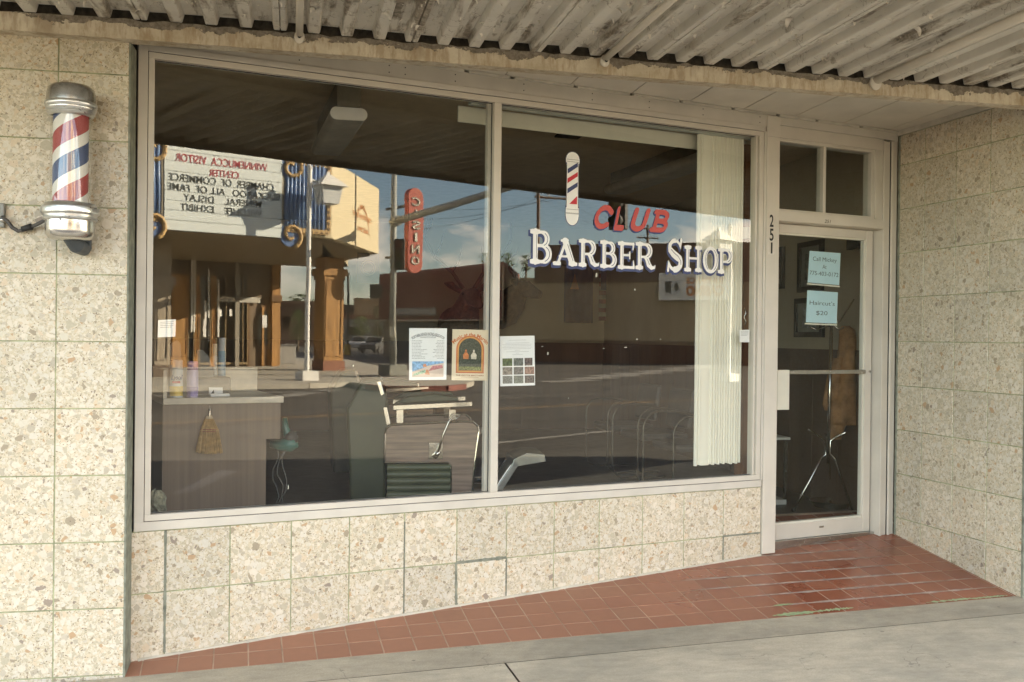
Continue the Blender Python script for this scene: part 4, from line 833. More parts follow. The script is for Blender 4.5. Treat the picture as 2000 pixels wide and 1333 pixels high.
jb = thing('junction_box', 'grey metal junction box at the left edge of the pilaster', 'junction box', front_p := hit(0, 445, [0, 0, 0], [0, 1, 0]))
a_, b_ = hit(-22, 445, [0, 0, 0], [0, 1, 0]), hit(12, 398, [0, 0, 0], [0, 1, 0])
MB().box(a_[0], b_[0], -.028, -.0005, a_[2], b_[2]).build('box', mat('galvanised', (.22, .22, .2), .5, .3, var=.2, scale=30), jb, bevel=.006)
MB().ball(hit(5, 430, [0, -.03, 0], [0, 1, 0]), .012, 10).build('hub', M_STEEL, jb, smooth=True)
cb = thing('power_cable', 'dark grey cable sagging between the junction box and the barber pole', 'cable', hit(40, 452, [0, -.03, 0], [0, 1, 0]))
P = [hit(x, y, [0, yy, 0], [0, 1, 0]) for x, y, yy in ((3, 424, -.035), (14, 432, -.04), (24, 445, -.04), (36, 452, -.035), (50, 449, -.035), (62, 443, -.04), (74, 438, -.05), (90, 429, -.10))]
MB().tube(P, .0085, 10).build('flexible_sheath', mat('cable_grey', (.07, .065, .06), .6), cb, smooth=True)
MB().tube([P[4]-nv([.015, 0, -.002]), P[5]], [.012, .015], 10).build('tape_wrap', M_BLACK, cb, smooth=True)
# ================================================================== ACROSS THE STREET (what the panes mirror)
ZS = .04                                         # far pavement
NH = lambda d: nv([d[0], d[1], 0])/np.hypot(d[0], d[1])
def zat(P, px, py): return Rpl(px, py, P, NH(refl(px, py)[1]))[2]
def uv(P): return float(SD@P), float(SI@P)
lampP = Rg(600, 742, ZS); vL = uv(lampP)[1]; vS = vL-.95
# far pavement with red kerb round the corner
pts = [Rg(x, y, ZS) for x, y in ((600, 748.5), (680, 745), (720, 750), (765, 754), (820, 755.5), (870, 755), (905, 752), (926, 746), (915, 738), (860, 731), (790, 722), (730, 713), (690, 704), (655, 697))]
u0, v0 = uv(pts[0]); left = Sp(u0-45, v0, ZS); back = pts[-1]
m = MB(); m.prism([left]+pts+[Sp(u0-45, uv(back)[1], ZS)], -.22*Z3)
tag(m.build('far_pavement', M_CONC), kind='structure')
def ribbon(mb, P, wd, h, z0):
    for a, b in zip(P, P[1:]):
        d = NH(b-a); e = nv([-d[1], d[0], 0]); 
        if e@(CAM-a) < 0: e = -e
        mb.obox(nv([a[0], a[1], z0])-.02*e, (b-a)*nv([1, 1, 0]), wd*e, h*Z3)
m = MB(); ribbon(m, [pts[2], pts[3], pts[4], pts[5], pts[6]], .16, .172, ZR); tag(m.build('red_kerb', mat('red_kerb_paint', (.22, .07, .05), .7, var=.3, scale=3)), kind='structure')
m = MB(); ribbon(m, [left, pts[0], pts[1]], .16, .165, ZR); tag(m.build('far_kerb', M_CONC), kind='structure')
M_YEL = mat('yellow_marking', (.17, .115, .06), .7, var=.35, scale=3); M_WMK = mat('white_marking', (.25, .24, .22), .75, var=.35, scale=3)
vy = uv(Rg(700, 808, ZR))[1]; m = MB()
for dv in (0, .30): m.sbox(-40, 24, vy+dv, vy+dv+.13, ZR, ZR+.004)
tag(m.build('yellow_centre_line', M_YEL), kind='structure')
m = MB()
for k in range(7):
    x, y = 1046+47*k, 745-5.0*k; m.prism([Rg(x, y, ZR+.004), Rg(x+92, y-2.5, ZR+.004), Rg(x+125, y-.0, ZR+.004), Rg(x+30, y+2.6, ZR+.004)], .002*Z3)
for q in ([(335, 965), (430, 918), (463, 921), (372, 962)], [(930, 940), (945, 903), (980, 903), (958, 938)], [(480, 781), (640, 760), (670, 761), (520, 782)], [(300, 772), (640, 764), (640, 765.5), (300, 774)], [(950, 866), (1180, 842), (1200, 843), (950, 869)]): m.prism([Rg(x, y, ZR+.004) for x, y in q], .002*Z3)
tag(m.build('white_road_markings', M_WMK), kind='structure')

# visitor centre building with marquee
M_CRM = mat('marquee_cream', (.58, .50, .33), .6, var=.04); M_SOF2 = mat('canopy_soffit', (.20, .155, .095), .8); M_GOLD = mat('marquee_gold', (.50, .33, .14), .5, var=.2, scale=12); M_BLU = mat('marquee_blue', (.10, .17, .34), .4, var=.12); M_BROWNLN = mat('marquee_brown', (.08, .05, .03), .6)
zb = Rv(552, 457, vS)[2]; ztp = Rv(318, 277, vS)[2]+.1
mq = thing('theatre_marquee', 'cream theatre marquee with a changeable letter board and blue fluted ends', 'marquee', Sp(uv(Rv(430, 455, vS))[0], vS-1, zb))
U = lambda px: uv(Rv(px, 400, vS))[0]
uL, u1, u2, u3 = U(316), U(552), U(597), U(650)
P2, P3_, P4 = Rg(685, 476.5, zb), Rg(724, 491, zb), Rg(736, 495, zb); P4 = P4+.3*(P4-P3_)
wallv = uv(Rg(470, 716, ZS))[1]; backs = [Rg(690, 504, zb), Rg(640, 526, zb)]
plan = [Sp(uL-4.5, vS-.06, zb), Sp(u3, vS-.06, zb), P2, P3_, P4, backs[0], backs[1], Sp(uv(backs[1])[0], wallv-1, zb), Sp(uL-4.5, wallv-1, zb)]
m = MB(); m.prism([p-.0*Z3 for p in plan[:7]+[Sp(uv(backs[1])[0], wallv, zb), Sp(uL-4.5, wallv, zb)]], (ztp-zb)*Z3); m.build('marquee_body', M_CRM, mq)
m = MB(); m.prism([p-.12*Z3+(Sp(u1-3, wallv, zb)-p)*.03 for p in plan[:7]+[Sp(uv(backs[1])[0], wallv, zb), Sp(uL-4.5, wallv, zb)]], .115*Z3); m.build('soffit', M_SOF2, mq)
zs0, zs1 = Rv(430, 452, vS)[2], Rv(430, 291, vS)[2]
MB().sbox(uL-.02, u1+.05, vS-.05, vS+.02, zb+.0, ztp).build('board_frame', mat('board_frame', (.26, .23, .17), .5, var=.2), mq)
zz = [Rv(430, y, vS)[2] for y in (457.5, 289)]
MB().sbox(uL+.07, u1-.06, vS+.02, vS+.04, zz[0]+.02, zz[1]+.05).build('letter_board', mat('board_white', (.74, .80, .79), .5, var=.02), mq)
m = MB()
nl = 9
for k in range(nl+1):
    z = zz[0]+.02+(zz[1]-zz[0])*k/nl; m.sbox(uL+.07, u1-.06, vS+.04, vS+.048, z, z+.02)
m.build('letter_track', mat('track_shade', (.42, .46, .45), .5), mq)
def mtext(mb, body, pxa, pya, pxb, pyb, hp, bold=.004):
    a, b = Rv(pxa, pya, vS+.05), Rv(pxb, pyb, vS+.05); h = hp*.0172; o = (a+b)/2; o = o+(Sp(0, vS+.052, 0)@SI-o@SI)*SI
    text(mb, body, nv([o[0], o[1], (a[2]+b[2])/2]), -SD, Z3, h, abs(uv(a)[0]-uv(b)[0]), bold=bold)
LR_, LK_ = mat('board_red', (.42, .03, .05), .6), mat('board_black', (.03, .035, .03), .6)
def row(nm, mm, *a): z_ = MB(); mtext(z_, *a); z_.build(nm, mm, mq)
row('red_letter_row', LR_, 'WINNEMUCCA  VISITOR', 343, 316.5, 521, 333, 14); row('red_letter_row', LR_, 'CENTER', 408, 344, 466, 346.5, 13)
row('black_letter_row', LK_, 'CHAMBER  OF  COMMERCE', 329, 353, 534, 370, 14); row('black_letter_row', LK_, 'BUCKAROO   ALL OF  FAME', 327, 371, 546, 390, 13.5); row('black_letter_row', LK_, 'MINERAL    DISLAY', 358, 393, 510, 404, 13.5); row('black_letter_row', LK_, 'WILDLIFE    EXHIBIT', 352, 412, 511, 424, 13.5)
for (a, b) in ((u1+.06, u3-.25), (uL-1.6, uL-.06)):   # fluted blue ends in gold rope
    MB().sbox(a, b, vS-.05, vS+.03, zb+.25, ztp-.1).build('blue_panel', M_BLU, mq); m = MB(); k = a+.08
    while k < b-.05: m.tube([Sp(k, vS+.03, zb+.25), Sp(k, vS+.03, ztp-.1)], .055, 8); k += .155
    m.build('flutes', mat('flute_blue', (.20, .30, .50), .35, var=.1), mq, smooth=True)
    g = MB(); d = MB()
    for zz_ in (zb+.17, ztp-.18):
        g.sbox(a, b+.1, vS-.02, vS+.07, zz_-.09, zz_+.09); k = a
        while k < b+.08: d.obox(Sp(k, vS+.072, zz_-.06), .10*SD+.0*Z3, .01*SI, .05*Z3+.0*SD) ; k += .2
    k = zb+.25
    if a > uL: g.sbox(b, b+.14, vS-.02, vS+.065, zb+.2, ztp-.2)
    else: k = 99
    while k < ztp-.3: d.obox(Sp(b+.03, vS+.068, k), .08*SD, .01*SI, .10*Z3); k += .2
    g.build('rope_moulding', M_GOLD, mq); d.build('rope_shadow_notches', M_BROWNLN, mq)
for (cu, cz, fl_) in ((u1+.30, zb-.02, 1), (u1+.28, ztp-.42, -1), (uL-.3, zb-.02, 1), (uL-.3, ztp-.42, -1)):
    m = MB(); n = 40; sp = []
    for k in range(n+1):
        t = k/n; a = fl_*(t*2.1*math.pi-1.2); r = .44-.34*t; sp.append(Sp(cu+r*math.cos(a), vS+.06, cz+r*math.sin(a)))
    m.tube(sp, [.085-.03*k/n for k in range(n+1)], 8); MB_ = m.build('gold_scroll', M_GOLD, mq, smooth=True)
    m = MB(); m.tube([Sp(cu, vS-.04, cz), Sp(cu, vS+.035, cz)], .42, 24); m.build('scroll_backing', M_BLU, mq)
    m = MB()
    for k in range(2, n-6, 3): a, b = sp[k], sp[k+1]; m.obox(a+.075*SI, (b-a)*.8, .03*NH(nv([1, 0, 0]))*0+.04*np.cross((b-a)/np.linalg.norm(b-a), SI), .01*SI)
    m.build('scroll_notches', M_BROWNLN, mq)
e = P3_-P2; e = e*nv([1, 1, 0]); en = NH(e); on = nv([-en[1], en[0], 0]); on = on if on@(CAM-P2) > 0 else -on; W_ = np.linalg.norm(e); m = MB()
Hm = ztp-zb; cc = P2+e*.55+on*.02
text(m, 'WINNEMUCCA', cc+Z3*Hm*.56, en if np.cross(en, Z3)@on > 0 else -en, Z3, .17, W_*.95, arc=1.1, bold=.01); text(m, 'CONVENTION CENTER', cc+Z3*Hm*.42, en if np.cross(en, Z3)@on > 0 else -en, Z3, .17, W_*.98, bold=.02); text(m, 'EAST HALL', cc+Z3*Hm*.24, en if np.cross(en, Z3)@on > 0 else -en, Z3, .18, W_*.55, bold=.02)
m.build('end_lettering', mat('rust_letters', (.42, .16, .04), .6), mq)
# the building under it
M_WD = mat('honey_wood', (.38, .20, .06), .55, var=.25, scale=2.2, stretch=(3, 3, .35)); M_WD2 = mat('dark_honey_wood', (.16, .085, .03), .5, var=.2, scale=3, stretch=(3, 3, .3)); M_WDG = mat('grey_wood', (.40, .34, .26), .85, var=.3, scale=5, stretch=(5, 5, .3), bmp=.4, bscale=30)
M_SHOPG = mat('dark_shop_glass', (.025, .024, .02), .12, var=.1); 
M_GALV0 = mat('weathered_aluminium', (.30, .27, .22), .5, var=.1)
vc = thing('visitor_centre', 'wood fronted visitor centre building beneath the theatre marquee', 'building', Sp(U(430), wallv-2, ZS))
UW = lambda px, v=None: uv(Rv(px, 600, wallv if v is None else v))[0]
uR = UW(546)
MB().sbox(uL-14, uR, wallv-9, wallv-.12, ZS, zb+.1).build('wall', mat('visitor_wall', (.20, .15, .10), .8), vc)
MB().sbox(uL-14, uR-.6, wallv-9, wallv-.5, zb+.1, ztp+1.2).build('upper_wall', mat('upper_brick', (.30, .2, .13), .8, var=.2), vc)
zh = Rv(350, 536, wallv)[2]
for a, b in ((335, 367), (379, 389), (411, 421), (484, 488)):
    MB().sbox(UW(a), UW(b), wallv-.12, wallv, ZS, zh).build('wood_panel', M_WD if a < 480 else M_WD2, vc)
    if b-a > 9: MB().sbox(UW(a+2), UW(b-2), wallv, wallv+.03, ZS+.5, ZS+.58).sbox(UW(a+2), UW(b-2), wallv, wallv+.03, zh-.5, zh-.42).sbox(UW(a+2), UW(a+3.2), wallv, wallv+.03, ZS+.58, zh-.5).sbox(UW(b-3.2), UW(b-2), wallv, wallv+.03, ZS+.58, zh-.5).build('panel_moulding', M_WD, vc)
MB().sbox(uL-3, UW(528), wallv-.11, wallv+.02, zh, zb-.1).build('header_board', mat('header_brown', (.11, .08, .05), .6, var=.15), vc)
for a, b, y0, y1 in ((371, 374, 500, 650), (376, 379, 500, 650), (404, 406.5, 525, 622), (423, 426.5, 545, 660)): MB().sbox(UW(a), UW(b), wallv+.03, wallv+.09, Rv(a, y1, wallv)[2], Rv(a, y0, wallv)[2]).build('lit_edge_strip', M_WHITEP, vc)  # white strips painted in for the sunlit edges of the window frames
MB().sbox(UW(458), UW(466), wallv+.02, wallv+.12, ZS, Rv(460, 500, wallv)[2]).build('aluminium_post', M_GALV0, vc)
for a, b, y0, y1 in ((397, 403, 588, 660), (407, 410, 600, 668)): MB().sbox(UW(a), UW(b), wallv-.09, wallv-.06, Rv(a, y1, wallv)[2], Rv(a, y0, wallv)[2]).build('window_poster', M_PAPER, vc)
for a, b in ((512, 516), (524, 529)): MB().sbox(UW(a), UW(b), wallv-.05, wallv+.02, ZS, ZS+2.9).build('door_jamb', M_WD, vc)
MB().sbox(UW(530), UW(546), wallv-.12, wallv+.12, ZS, zb-.1).build('wood_column', M_WD, vc); MB().sbox(UW(527.5), UW(548), wallv-.1, wallv+.2, ZS+3.2, ZS+3.5).build('wood_column_cap', M_WD2, vc)
for a, b in ((367, 379), (389, 411), (421, 484)):
    g = MB().sbox(UW(a), UW(b), wallv-.115, wallv-.095, ZS+.15, zb-.5).build('window', M_SHOPG, vc); m = MB(); 
    for c in [a, b-1.2]+([440, 474] if b == 484 else []): m.sbox(UW(c), UW(c+1.4), wallv-.05, wallv+.02, ZS+.1, zb-.45)
    m.sbox(UW(a), UW(b), wallv-.05, wallv+.015, zb-.55, zb-.45); m.sbox(UW(a), UW(b), wallv-.05, wallv+.015, ZS+.1, ZS+.2); m.build('window_frame', mat('bronze_frame', (.30, .22, .12), .4), g)
MB().sbox(UW(510), UW(530), wallv-.10, wallv-.03, ZS, ZS+3).build('door', M_WD2, vc); m = MB(); m.prism([Sp(UW(520)+.42*math.cos(a), wallv-.028, ZS+2.2+.5*math.sin(a)) for a in np.arange(0, 3.2, .26)]+[Sp(UW(520)-.42, wallv-.028, ZS+1.0), Sp(UW(520)+.42, wallv-.028, ZS+1.0)], .02*SI); m.build('arched_door_glass', M_SHOPG, vc)
MB().sbox(UW(421), UW(508), wallv+.03, wallv+.07, Rv(460, 590, wallv)[2], Rv(460, 579, wallv)[2]).build('name_board', mat('pale_board', (.5, .48, .42), .6, var=.2, scale=9), vc)
for (x0, x1, y0, y1) in ((425, 432, 606, 620), (447, 454, 605, 619), (512, 521, 615, 640)): MB().sbox(UW(x0), UW(x1), wallv+.03, wallv+.04, Rv(460, y1, wallv)[2], Rv(460, y0, wallv)[2]).build('notice', M_PAPER, vc)
def pillar(name, lab, pxa, pxb, pyb, pyt, mw, capm, basem):
    P = Rg(pxa, pyb, ZS); ua, v_ = uv(P); ub = uv(Rv(pxb, pyb, v_))[0]; w_ = ub-ua; zt_ = Rv(pxa, pyt, v_)[2]; t = thing(name, lab, 'pillar', Sp(ua+w_/2, v_-w_/2, ZS))
    MB().sbox(ua, ub, v_-w_, v_, ZS, zb-.05).build('shaft', mw, t); 
    MB().sbox(ua-.06, ub+.06, v_-w_-.06, v_+.06, ZS, ZS+.42).build('base', basem, t)
    m = MB(); m.sbox(ua-.05, ub+.05, v_-w_-.05, v_+.05, zt_-.5, zt_-.3); m.sbox(ua-.13, ub+.13, v_-w_-.13, v_+.13, zt_-.3, zt_); m.build('cap', capm, t)
    m = MB()
    for (a, b, c, d) in ((ua+.07, ub-.07, ZS+.6, ZS+.66), (ua+.07, ub-.07, zt_-.66, zt_-.6), (ua+.07, ua+.13, ZS+.66, zt_-.66), (ub-.13, ub-.07, ZS+.66, zt_-.66)): m.sbox(a, b, v_, v_+.03, c, d)
    m.build('panel_moulding', mw, t); return t
pillar('wooden_pillar', 'golden wooden pillar on a red base holding up the marquee', 633, 670, 724, 525, M_WD, M_WD, mat('brick_base', (.28, .12, .07), .7))
pillar('weathered_pillar', 'weathered grey wooden pillar near the left edge of the window reflection', 302, 332, 737, 540, M_WDG, M_WDG, mat('dirty_base', (.16, .12, .09), .8))
# lamp with a square white lantern
def lantern_lamp(name, lab, P, hz, side, grp):
    t = thing(name, lab, 'street lamp', P, grp); P = nv(P); s = side*SD
    MB().sbox(uv(P)[0]-.30, uv(P)[0]+.30, uv(P)[1]-.3, uv(P)[1]+.3, P[2], P[2]+.32).build('base', M_WHITEP, t)
    MB().tube([P, P+(hz+.25)*Z3], .085, 12).tube([P+(hz+.25)*Z3, P+(hz+.4)*Z3], [.12, .02], 10).build('post', M_WHITEP, t, smooth='auto')
    c = P+s*.72+(hz-.55)*Z3
    def fr(z0, a, z1, b): q = lambda r: [c+sx*r*SD+sy*r*SI for sx, sy in ((-1, -1), (1, -1), (1, 1), (-1, 1))]; A = [p+z0*Z3 for p in q(a)]; B = [p+z1*Z3 for p in q(b)]; return A+B, [(0, 3, 2, 1), (4, 5, 6, 7)]+[(k, (k+1) % 4, 4+(k+1) % 4, 4+k) for k in range(4)]
    MB().add(*fr(-.42, .30, .18, .40)).build('lantern_box', mat('lantern_white', (.70, .72, .72), .5), t); MB().add(*fr(.18, .56, .62, .1)).add(*fr(.62, .06, .74, .05)).build('lantern_roof', M_WHITEP, t)
    MB().tube([P+(hz-.2)*Z3, P+(hz-.2)*Z3+s*.4], .05, 8).tube([P+(hz-.9)*Z3, P+s*.25+(hz-.8)*Z3, P+s*.4+(hz-.55)*Z3], .04, 8).build('bracket', M_WHITEP, t); return t
hz = zat(lampP, 613, 342)-lampP[2]
lantern_lamp('street_lamp', 'white street lamp with a square lantern before the marquee', lampP, hz, 1, 'white lantern street lamps')
P = Rt(1424, 700, 36); P[2] = ZR; q = zat(P, 1424, 456)-ZR
lantern_lamp('street_lamp', 'white street lamp mirrored over the drawn blind at the far right', P, q, -1, 'white lantern street lamps')
# traffic signal
M_GALV = mat('signal_pole_grey', (.30, .31, .29), .6, .0, var=.08); M_SIG = mat('signal_black', (.035, .033, .028), .6)
sg = Rg(766, 733, ZS); ts = thing('signal_pole', 'grey traffic signal pole with a long mast arm on a concrete footing', 'traffic signal', sg)
MB().sbox(uv(sg)[0]-.42, uv(sg)[0]+.42, uv(sg)[1]-.42, uv(sg)[1]+.42, ZS, ZS+.42).build('concrete_footing', M_CONC2, ts, bevel=.03)
zt_ = zat(sg, 776, 300); MB().tube([sg, nv([sg[0], sg[1], zt_+1])], [.15, .10], 16).build('pole', M_GALV, ts, smooth=True)
za = zat(sg, 778, 434); A0 = nv([sg[0], sg[1], za]); A1 = Rg(1225, 297, za); A0b = A0+(A1-A0)*.01
MB().tube([A0b, A1], [.14, .09], 14).tube([A0, A0+(A1-A0)*.035], .19, 14).build('mast_arm', M_GALV, ts, smooth='auto')
def signal_head(t, c, n=3, k=1.):
    f = NH(CAM-c); r = nv([-f[1], f[0], 0]); g = MB().obox(c-.19*k*r-.12*f-.55*k*Z3, .38*k*r, .24*f, 1.1*k*Z3).build('signal_head', M_SIG, t, bevel=.02)
    for j in range(n):
        o = c+.12*f+(j-1)*.36*k*Z3; v = MB().tube([o, o+.2*f], .15*k, 14, cap=False).build('visor', M_SIG, g); l = MB().lathe([(.0001, .02), (.12*k, .01)], o, f, 14).build('lens', mat('lens_%d' % j, ((.03, .10, .04), (.25, .16, .02), (.20, .03, .02))[j], .3), g)
c = nv([sg[0], sg[1], 0])+.55*nv([1, 0, 0])*.0; z0 = zat(sg, 780, 497); rgt = NH(nv([-(CAM-sg)[1], (CAM-sg)[0], 0]))
pr = Rpl(780, 497, sg, NH(refl(766, 600)[1])); signal_head(ts, pr, 3, 1.15)
pr2 = Rpl(735, 570, sg, NH(refl(766, 600)[1])); g = MB(); f = NH(CAM-sg); r = nv([-f[1], f[0], 0]); g.obox(pr2-.24*r-.1*f-.28*Z3, .48*r, .2*f, .56*Z3); g.build('pedestrian_signal', M_SIG, ts, bevel=.03)
MB().tube([pr2, nv([sg[0], sg[1], pr2[2]])], .04, 8).tube([pr+.6*Z3, nv([sg[0], sg[1], pr[2]+.6])], .04, 8).build('signal_bracket', M_SIG, ts)
pb = Rpl(767, 650, sg, NH(refl(766, 600)[1])); MB().obox(pb-.11*r+.12*f-.2*Z3, .22*r, .1*f, .42*Z3).build('push_button_box', M_CREAM, ts, bevel=.02)
hs = Rg(1208, 396, 4.6) if 0 else None
q = A0+(A1-A0)*.955; pz_ = Rpl(1208, 400, q, NH(refl(1208, 400)[1])); signal_head(ts, pz_, 3, 1.15); MB().tube([pz_, nv([pz_[0], pz_[1], za])], .04, 8).build('hanger', M_SIG, ts)
# stacked casino blade sign
t = 40.; c0, c1 = Rt(811, 535, t), Rt(811, 365, t); cx_ = nv([c0[0], c0[1], 0]); f = SI; r = SD; wd = 33*(t+7)/FPX; z0, z1 = c0[2], c1[2]
cs_ = thing('casino_sign', 'tall red blade sign with stacked silver letters spelling casino', 'sign', cx_+z0*Z3)
pl = [cx_+r*wd/2*math.cos(a)+Z3*(z1-wd/2+wd/2*math.sin(a)) for a in np.linspace(0, math.pi, 14)]+[cx_+r*wd/2*math.cos(a)+Z3*(z0+wd/2+wd/2*math.sin(a)) for a in np.linspace(math.pi, 2*math.pi, 14)]
MB().prism(pl, -.35*f).build('blade', mat('sign_red', (.40, .075, .05), .5, var=.08), cs_, bevel=.02)
a, b = MB(), MB(); n = 6; hh = (z1-z0-wd*.9)/n; ax_ = -SD
for k, ch in enumerate('CASINO'):
    o = cx_+f*.02+Z3*(z1-wd*.45-hh*(k+1)+hh*.14); text(a, ch, o, ax_, Z3, hh*.70, wd*(.55 if ch != 'I' else .2), bold=.05); text(b, ch, o+f*.03, ax_, Z3, hh*.66, wd*(.5 if ch != 'I' else .16), bold=-.015)
a.build('letter_outline', mat('sign_silver_dark', (.20, .17, .13), .5), cs_); b.build('letter', mat('sign_silver', (.72, .70, .62), .4), cs_)
MB().obox(cx_-f*.35+Z3*(z1-.8)-r*.05, .1*r, -2.2*f, .1*Z3).obox(cx_-f*.35+Z3*(z0+.8)-r*.05, .1*r, -2.2*f, .1*Z3).build('mounting_arm', M_SIG, cs_)
# casino building: red clad end, beige long side
a, b, c = Rt(748, 690, 80), Rt(990, 700, 66), Rt(1560, 700, 62)
for p in (a, b, c): p[2] = ZR
def zr(px, py, P): return zat(P, px, py)
cb_ = thing('casino_building', 'long casino building with red metal cladding and a beige side wall', 'building', (b+c)/2)
inn = -(NH(CAM-b))*14
zt1 = zr(990, 513, b); zt0 = zr(752, 537, a); zt2 = zr(1360, 477, b+(c-b)*.62)
zc0 = zr(990, 612, b); m = MB(); ab = b-a; L_ = np.linalg.norm(ab); nb = nv([-(ab[1]), ab[0], 0])/L_; nb = nb if nb@(CAM-a) > 0 else -nb
m.prism([a, b, b+inn, a+inn], (zc0-.1-ZR)*Z3); m.build('lower_wall', mat('casino_stucco', (.26, .21, .15), .85), cb_)
m = MB(); m.add([a+(zc0-.3)*Z3+nb*.4, b+(zc0-.3)*Z3+nb*.4, b+(zt1-ZR)*Z3+nb*.4, a+(zt0-ZR)*Z3+nb*.4, a+(zc0-.3)*Z3+inn, b+(zc0-.3)*Z3+inn, b+(zt1-ZR)*Z3+inn, a+(zt0-ZR)*Z3+inn], [(0, 1, 2, 3), (7, 6, 5, 4), (0, 3, 7, 4), (1, 5, 6, 2), (3, 2, 6, 7), (0, 4, 5, 1)])
for k in range(60): o = a+ab*(k+.1)/60+nb*.4; m.obox(o+(zc0-.25)*Z3, ab*.35/60, .07*nb, (zt0+(zt1-zt0)*k/60-zc0+.1)*Z3)
m.build('red_cladding', mat('cladding_red', (.25, .075, .055), .6, var=.08), cb_)
m = MB(); m.obox(a+(zc0-.38)*Z3+nb*.45, ab, .08*nb, .14*Z3); m.obox(b+(zc0-.38)*Z3+nb*.45, .12*ab/L_, .08*nb, (zt1-zc0+.3)*Z3); m.build('trim_strip', mat('trim_rust', (.42, .30, .2), .5), cb_)
bc = c-b; L2 = np.linalg.norm(bc); n2 = nv([-bc[1], bc[0], 0])/L2; n2 = n2 if n2@(CAM-b) > 0 else -n2
m = MB(); m.prism([b, c, c+inn, b+inn], (zt1-1.0)*Z3); m.build('beige_wall', mat('casino_beige', (.36, .28, .18), .85, var=.04), cb_)
m = MB(); m.obox(b+n2*.06, bc, .0-.04*n2, 1.55*Z3); m.build('brown_plinth', mat('plinth_brown', (.13, .065, .04), .7), cb_)
m = MB(); q = b+bc*.1; m.prism([q+(zt1-1.3)*Z3+n2*.1, c+(zt1-1.3)*Z3+n2*.1, c+(zt1-1.3)*Z3+inn, q+(zt1-1.3)*Z3+inn], (zt2-zt1+1.5)*Z3); m.build('brown_parapet', mat('parapet_brown', (.12, .07, .05), .75), cb_)
m = MB()
for (px0, px1, y0, y1, kk) in ((765, 850, 585, 690, 0),): p, q = Rpl(px0, y0, a+nb*.05, nb), Rpl(px1, y1, a+nb*.05, nb); m.obox(nv([p[0], p[1], ZR]), (q-p)*nv([1, 1, 0]), .06*nb, (p[2]-ZR)*Z3)
m.build('entrance_recess', mat('entrance_dark', (.03, .03, .028), .5), cb_)
p, q = Rpl(770, 617, a+nb*.6, nb), Rpl(852, 600, a+nb*.6, nb); m = MB(); m.obox(p-.0*nb, (q-p)*nv([1, 1, 0]), -.1*nb, (q[2]-p[2])*Z3); m.build('name_sign_board', mat('name_board', (.20, .15, .12), .7), cb_)
axq = NH(q-p); axq = axq if np.cross(axq, Z3)@nb > 0 else -axq; m = MB(); text(m, 'SUNDANCE CASINO', nv([(p[0]+q[0])/2, (p[1]+q[1])/2, p[2]+(q[2]-p[2])*.22])+.02*nb, axq, Z3, (q[2]-p[2])*.6, np.linalg.norm((q-p)[:2])*.94, bold=.02); m.build('name_lettering', mat('name_letters', (.60, .57, .5), .6), cb_)
p, q = Rpl(1287, 586, b+n2*.5, n2), Rpl(1432, 533, b+n2*.5, n2); bb = thing('casino_billboard', 'white billboard with playing cards and orange casino lettering', 'billboard', (p+q)/2); e = (q-p)*nv([1, 1, 0]); en = NH(e); Wb = np.linalg.norm(e); Hb = q[2]-p[2]
MB().obox(p, e, -.3*n2, Hb*Z3).build('board', M_WHITEP, bb)
ax = en if np.cross(en, Z3)@n2 > 0 else -en; o = p+.02*n2; m = MB(); text(m, 'SUNDANCE', o+en*Wb*.62+Z3*Hb*.62, ax, Z3, Hb*.2, Wb*.5, bold=.04); text(m, 'CASINO', o+en*Wb*.62+Z3*Hb*.18, ax, Z3, Hb*.34, Wb*.5, bold=.06); m.build('lettering', mat('billboard_orange', (.55, .2, .04), .6), bb)
for kx, s_ in ((.13, .9), (.24, 1.)):
    m = MB(); c0 = o+en*Wb*kx+Z3*Hb*.5; m.obox(c0-en*Wb*.055-Z3*Hb*.3, en*Wb*.11, .03*n2, Z3*Hb*.6*s_); m.build('playing_card', mat('card_white', (.6, .6, .58), .6), bb); c0 = c0+.04*n2
    m = MB()
    if kx < .2: m.obox(c0-en*Wb*.04-Z3*Hb*.22, en*Wb*.08, .01*n2, Z3*Hb*.40)
    else:
        m.face([c0-en*Wb*.035-Z3*Hb*.02, c0+en*Wb*.035-Z3*Hb*.02, c0+Z3*Hb*.16]); m.face([c0-en*.1-Z3*Hb*.13, c0+en*.1-Z3*Hb*.13, c0])
        for s2 in (-1, 1): m.face([c0+en*Wb*.017*s2+.002*n2-Z3*Hb*.03+Wb*.02*(math.cos(a_)*en+math.sin(a_)*Z3) for a_ in np.arange(0, 6.2, .6)])
    m.build('card_mark', M_INK, bb)
# poles and wires
def upole(lab, px, pt, t, arm):
    P = Rt(px, 660, t); P[2] = ZR; zt_ = zat(P, px, pt); tt = thing('utility_pole', lab, 'utility pole', P, 'wooden utility poles'); MB().tube([P, nv([P[0], P[1], zt_])], [.2, .14], 10).build('pole', mat('pole_wood', (.17, .11, .07), .85, var=.2), tt, smooth='auto')
    f = NH(CAM-P); r = nv([-f[1], f[0], 0]); a = []; b = []
    for k, (d, z) in enumerate(arm): A, B = P*nv([1, 1, 0])+(zt_-z)*Z3-r*d[0]-f*d[0]*.5, P*nv([1, 1, 0])+(zt_-z)*Z3+r*d[1]+f*d[1]*.5; a.append(A); b.append(B); MB().tube([A, B], .09, 6).build('crossarm', MATS['pole_wood'], tt); [MB().tube([A+(B-A)*q+.05*Z3, A+(B-A)*q+.3*Z3], .06, 6).build('insulator', M_WHITEP, tt) for q in (.04, .2, .36, .64, .8, .96)]
    return P, zt_, a, b
pa = upole('wooden utility pole with one crossarm right of the mullion', 1049, 376, 78, [((-.1, 2.9) if 0 else (2.9, .3), .4)])
pb_ = upole('distant wooden utility pole behind the painted word club', 1263, 440, 120, [((1.6, 1.6), .5), ((1.3, 1.3), 1.6)])
rnd = random.Random(12)
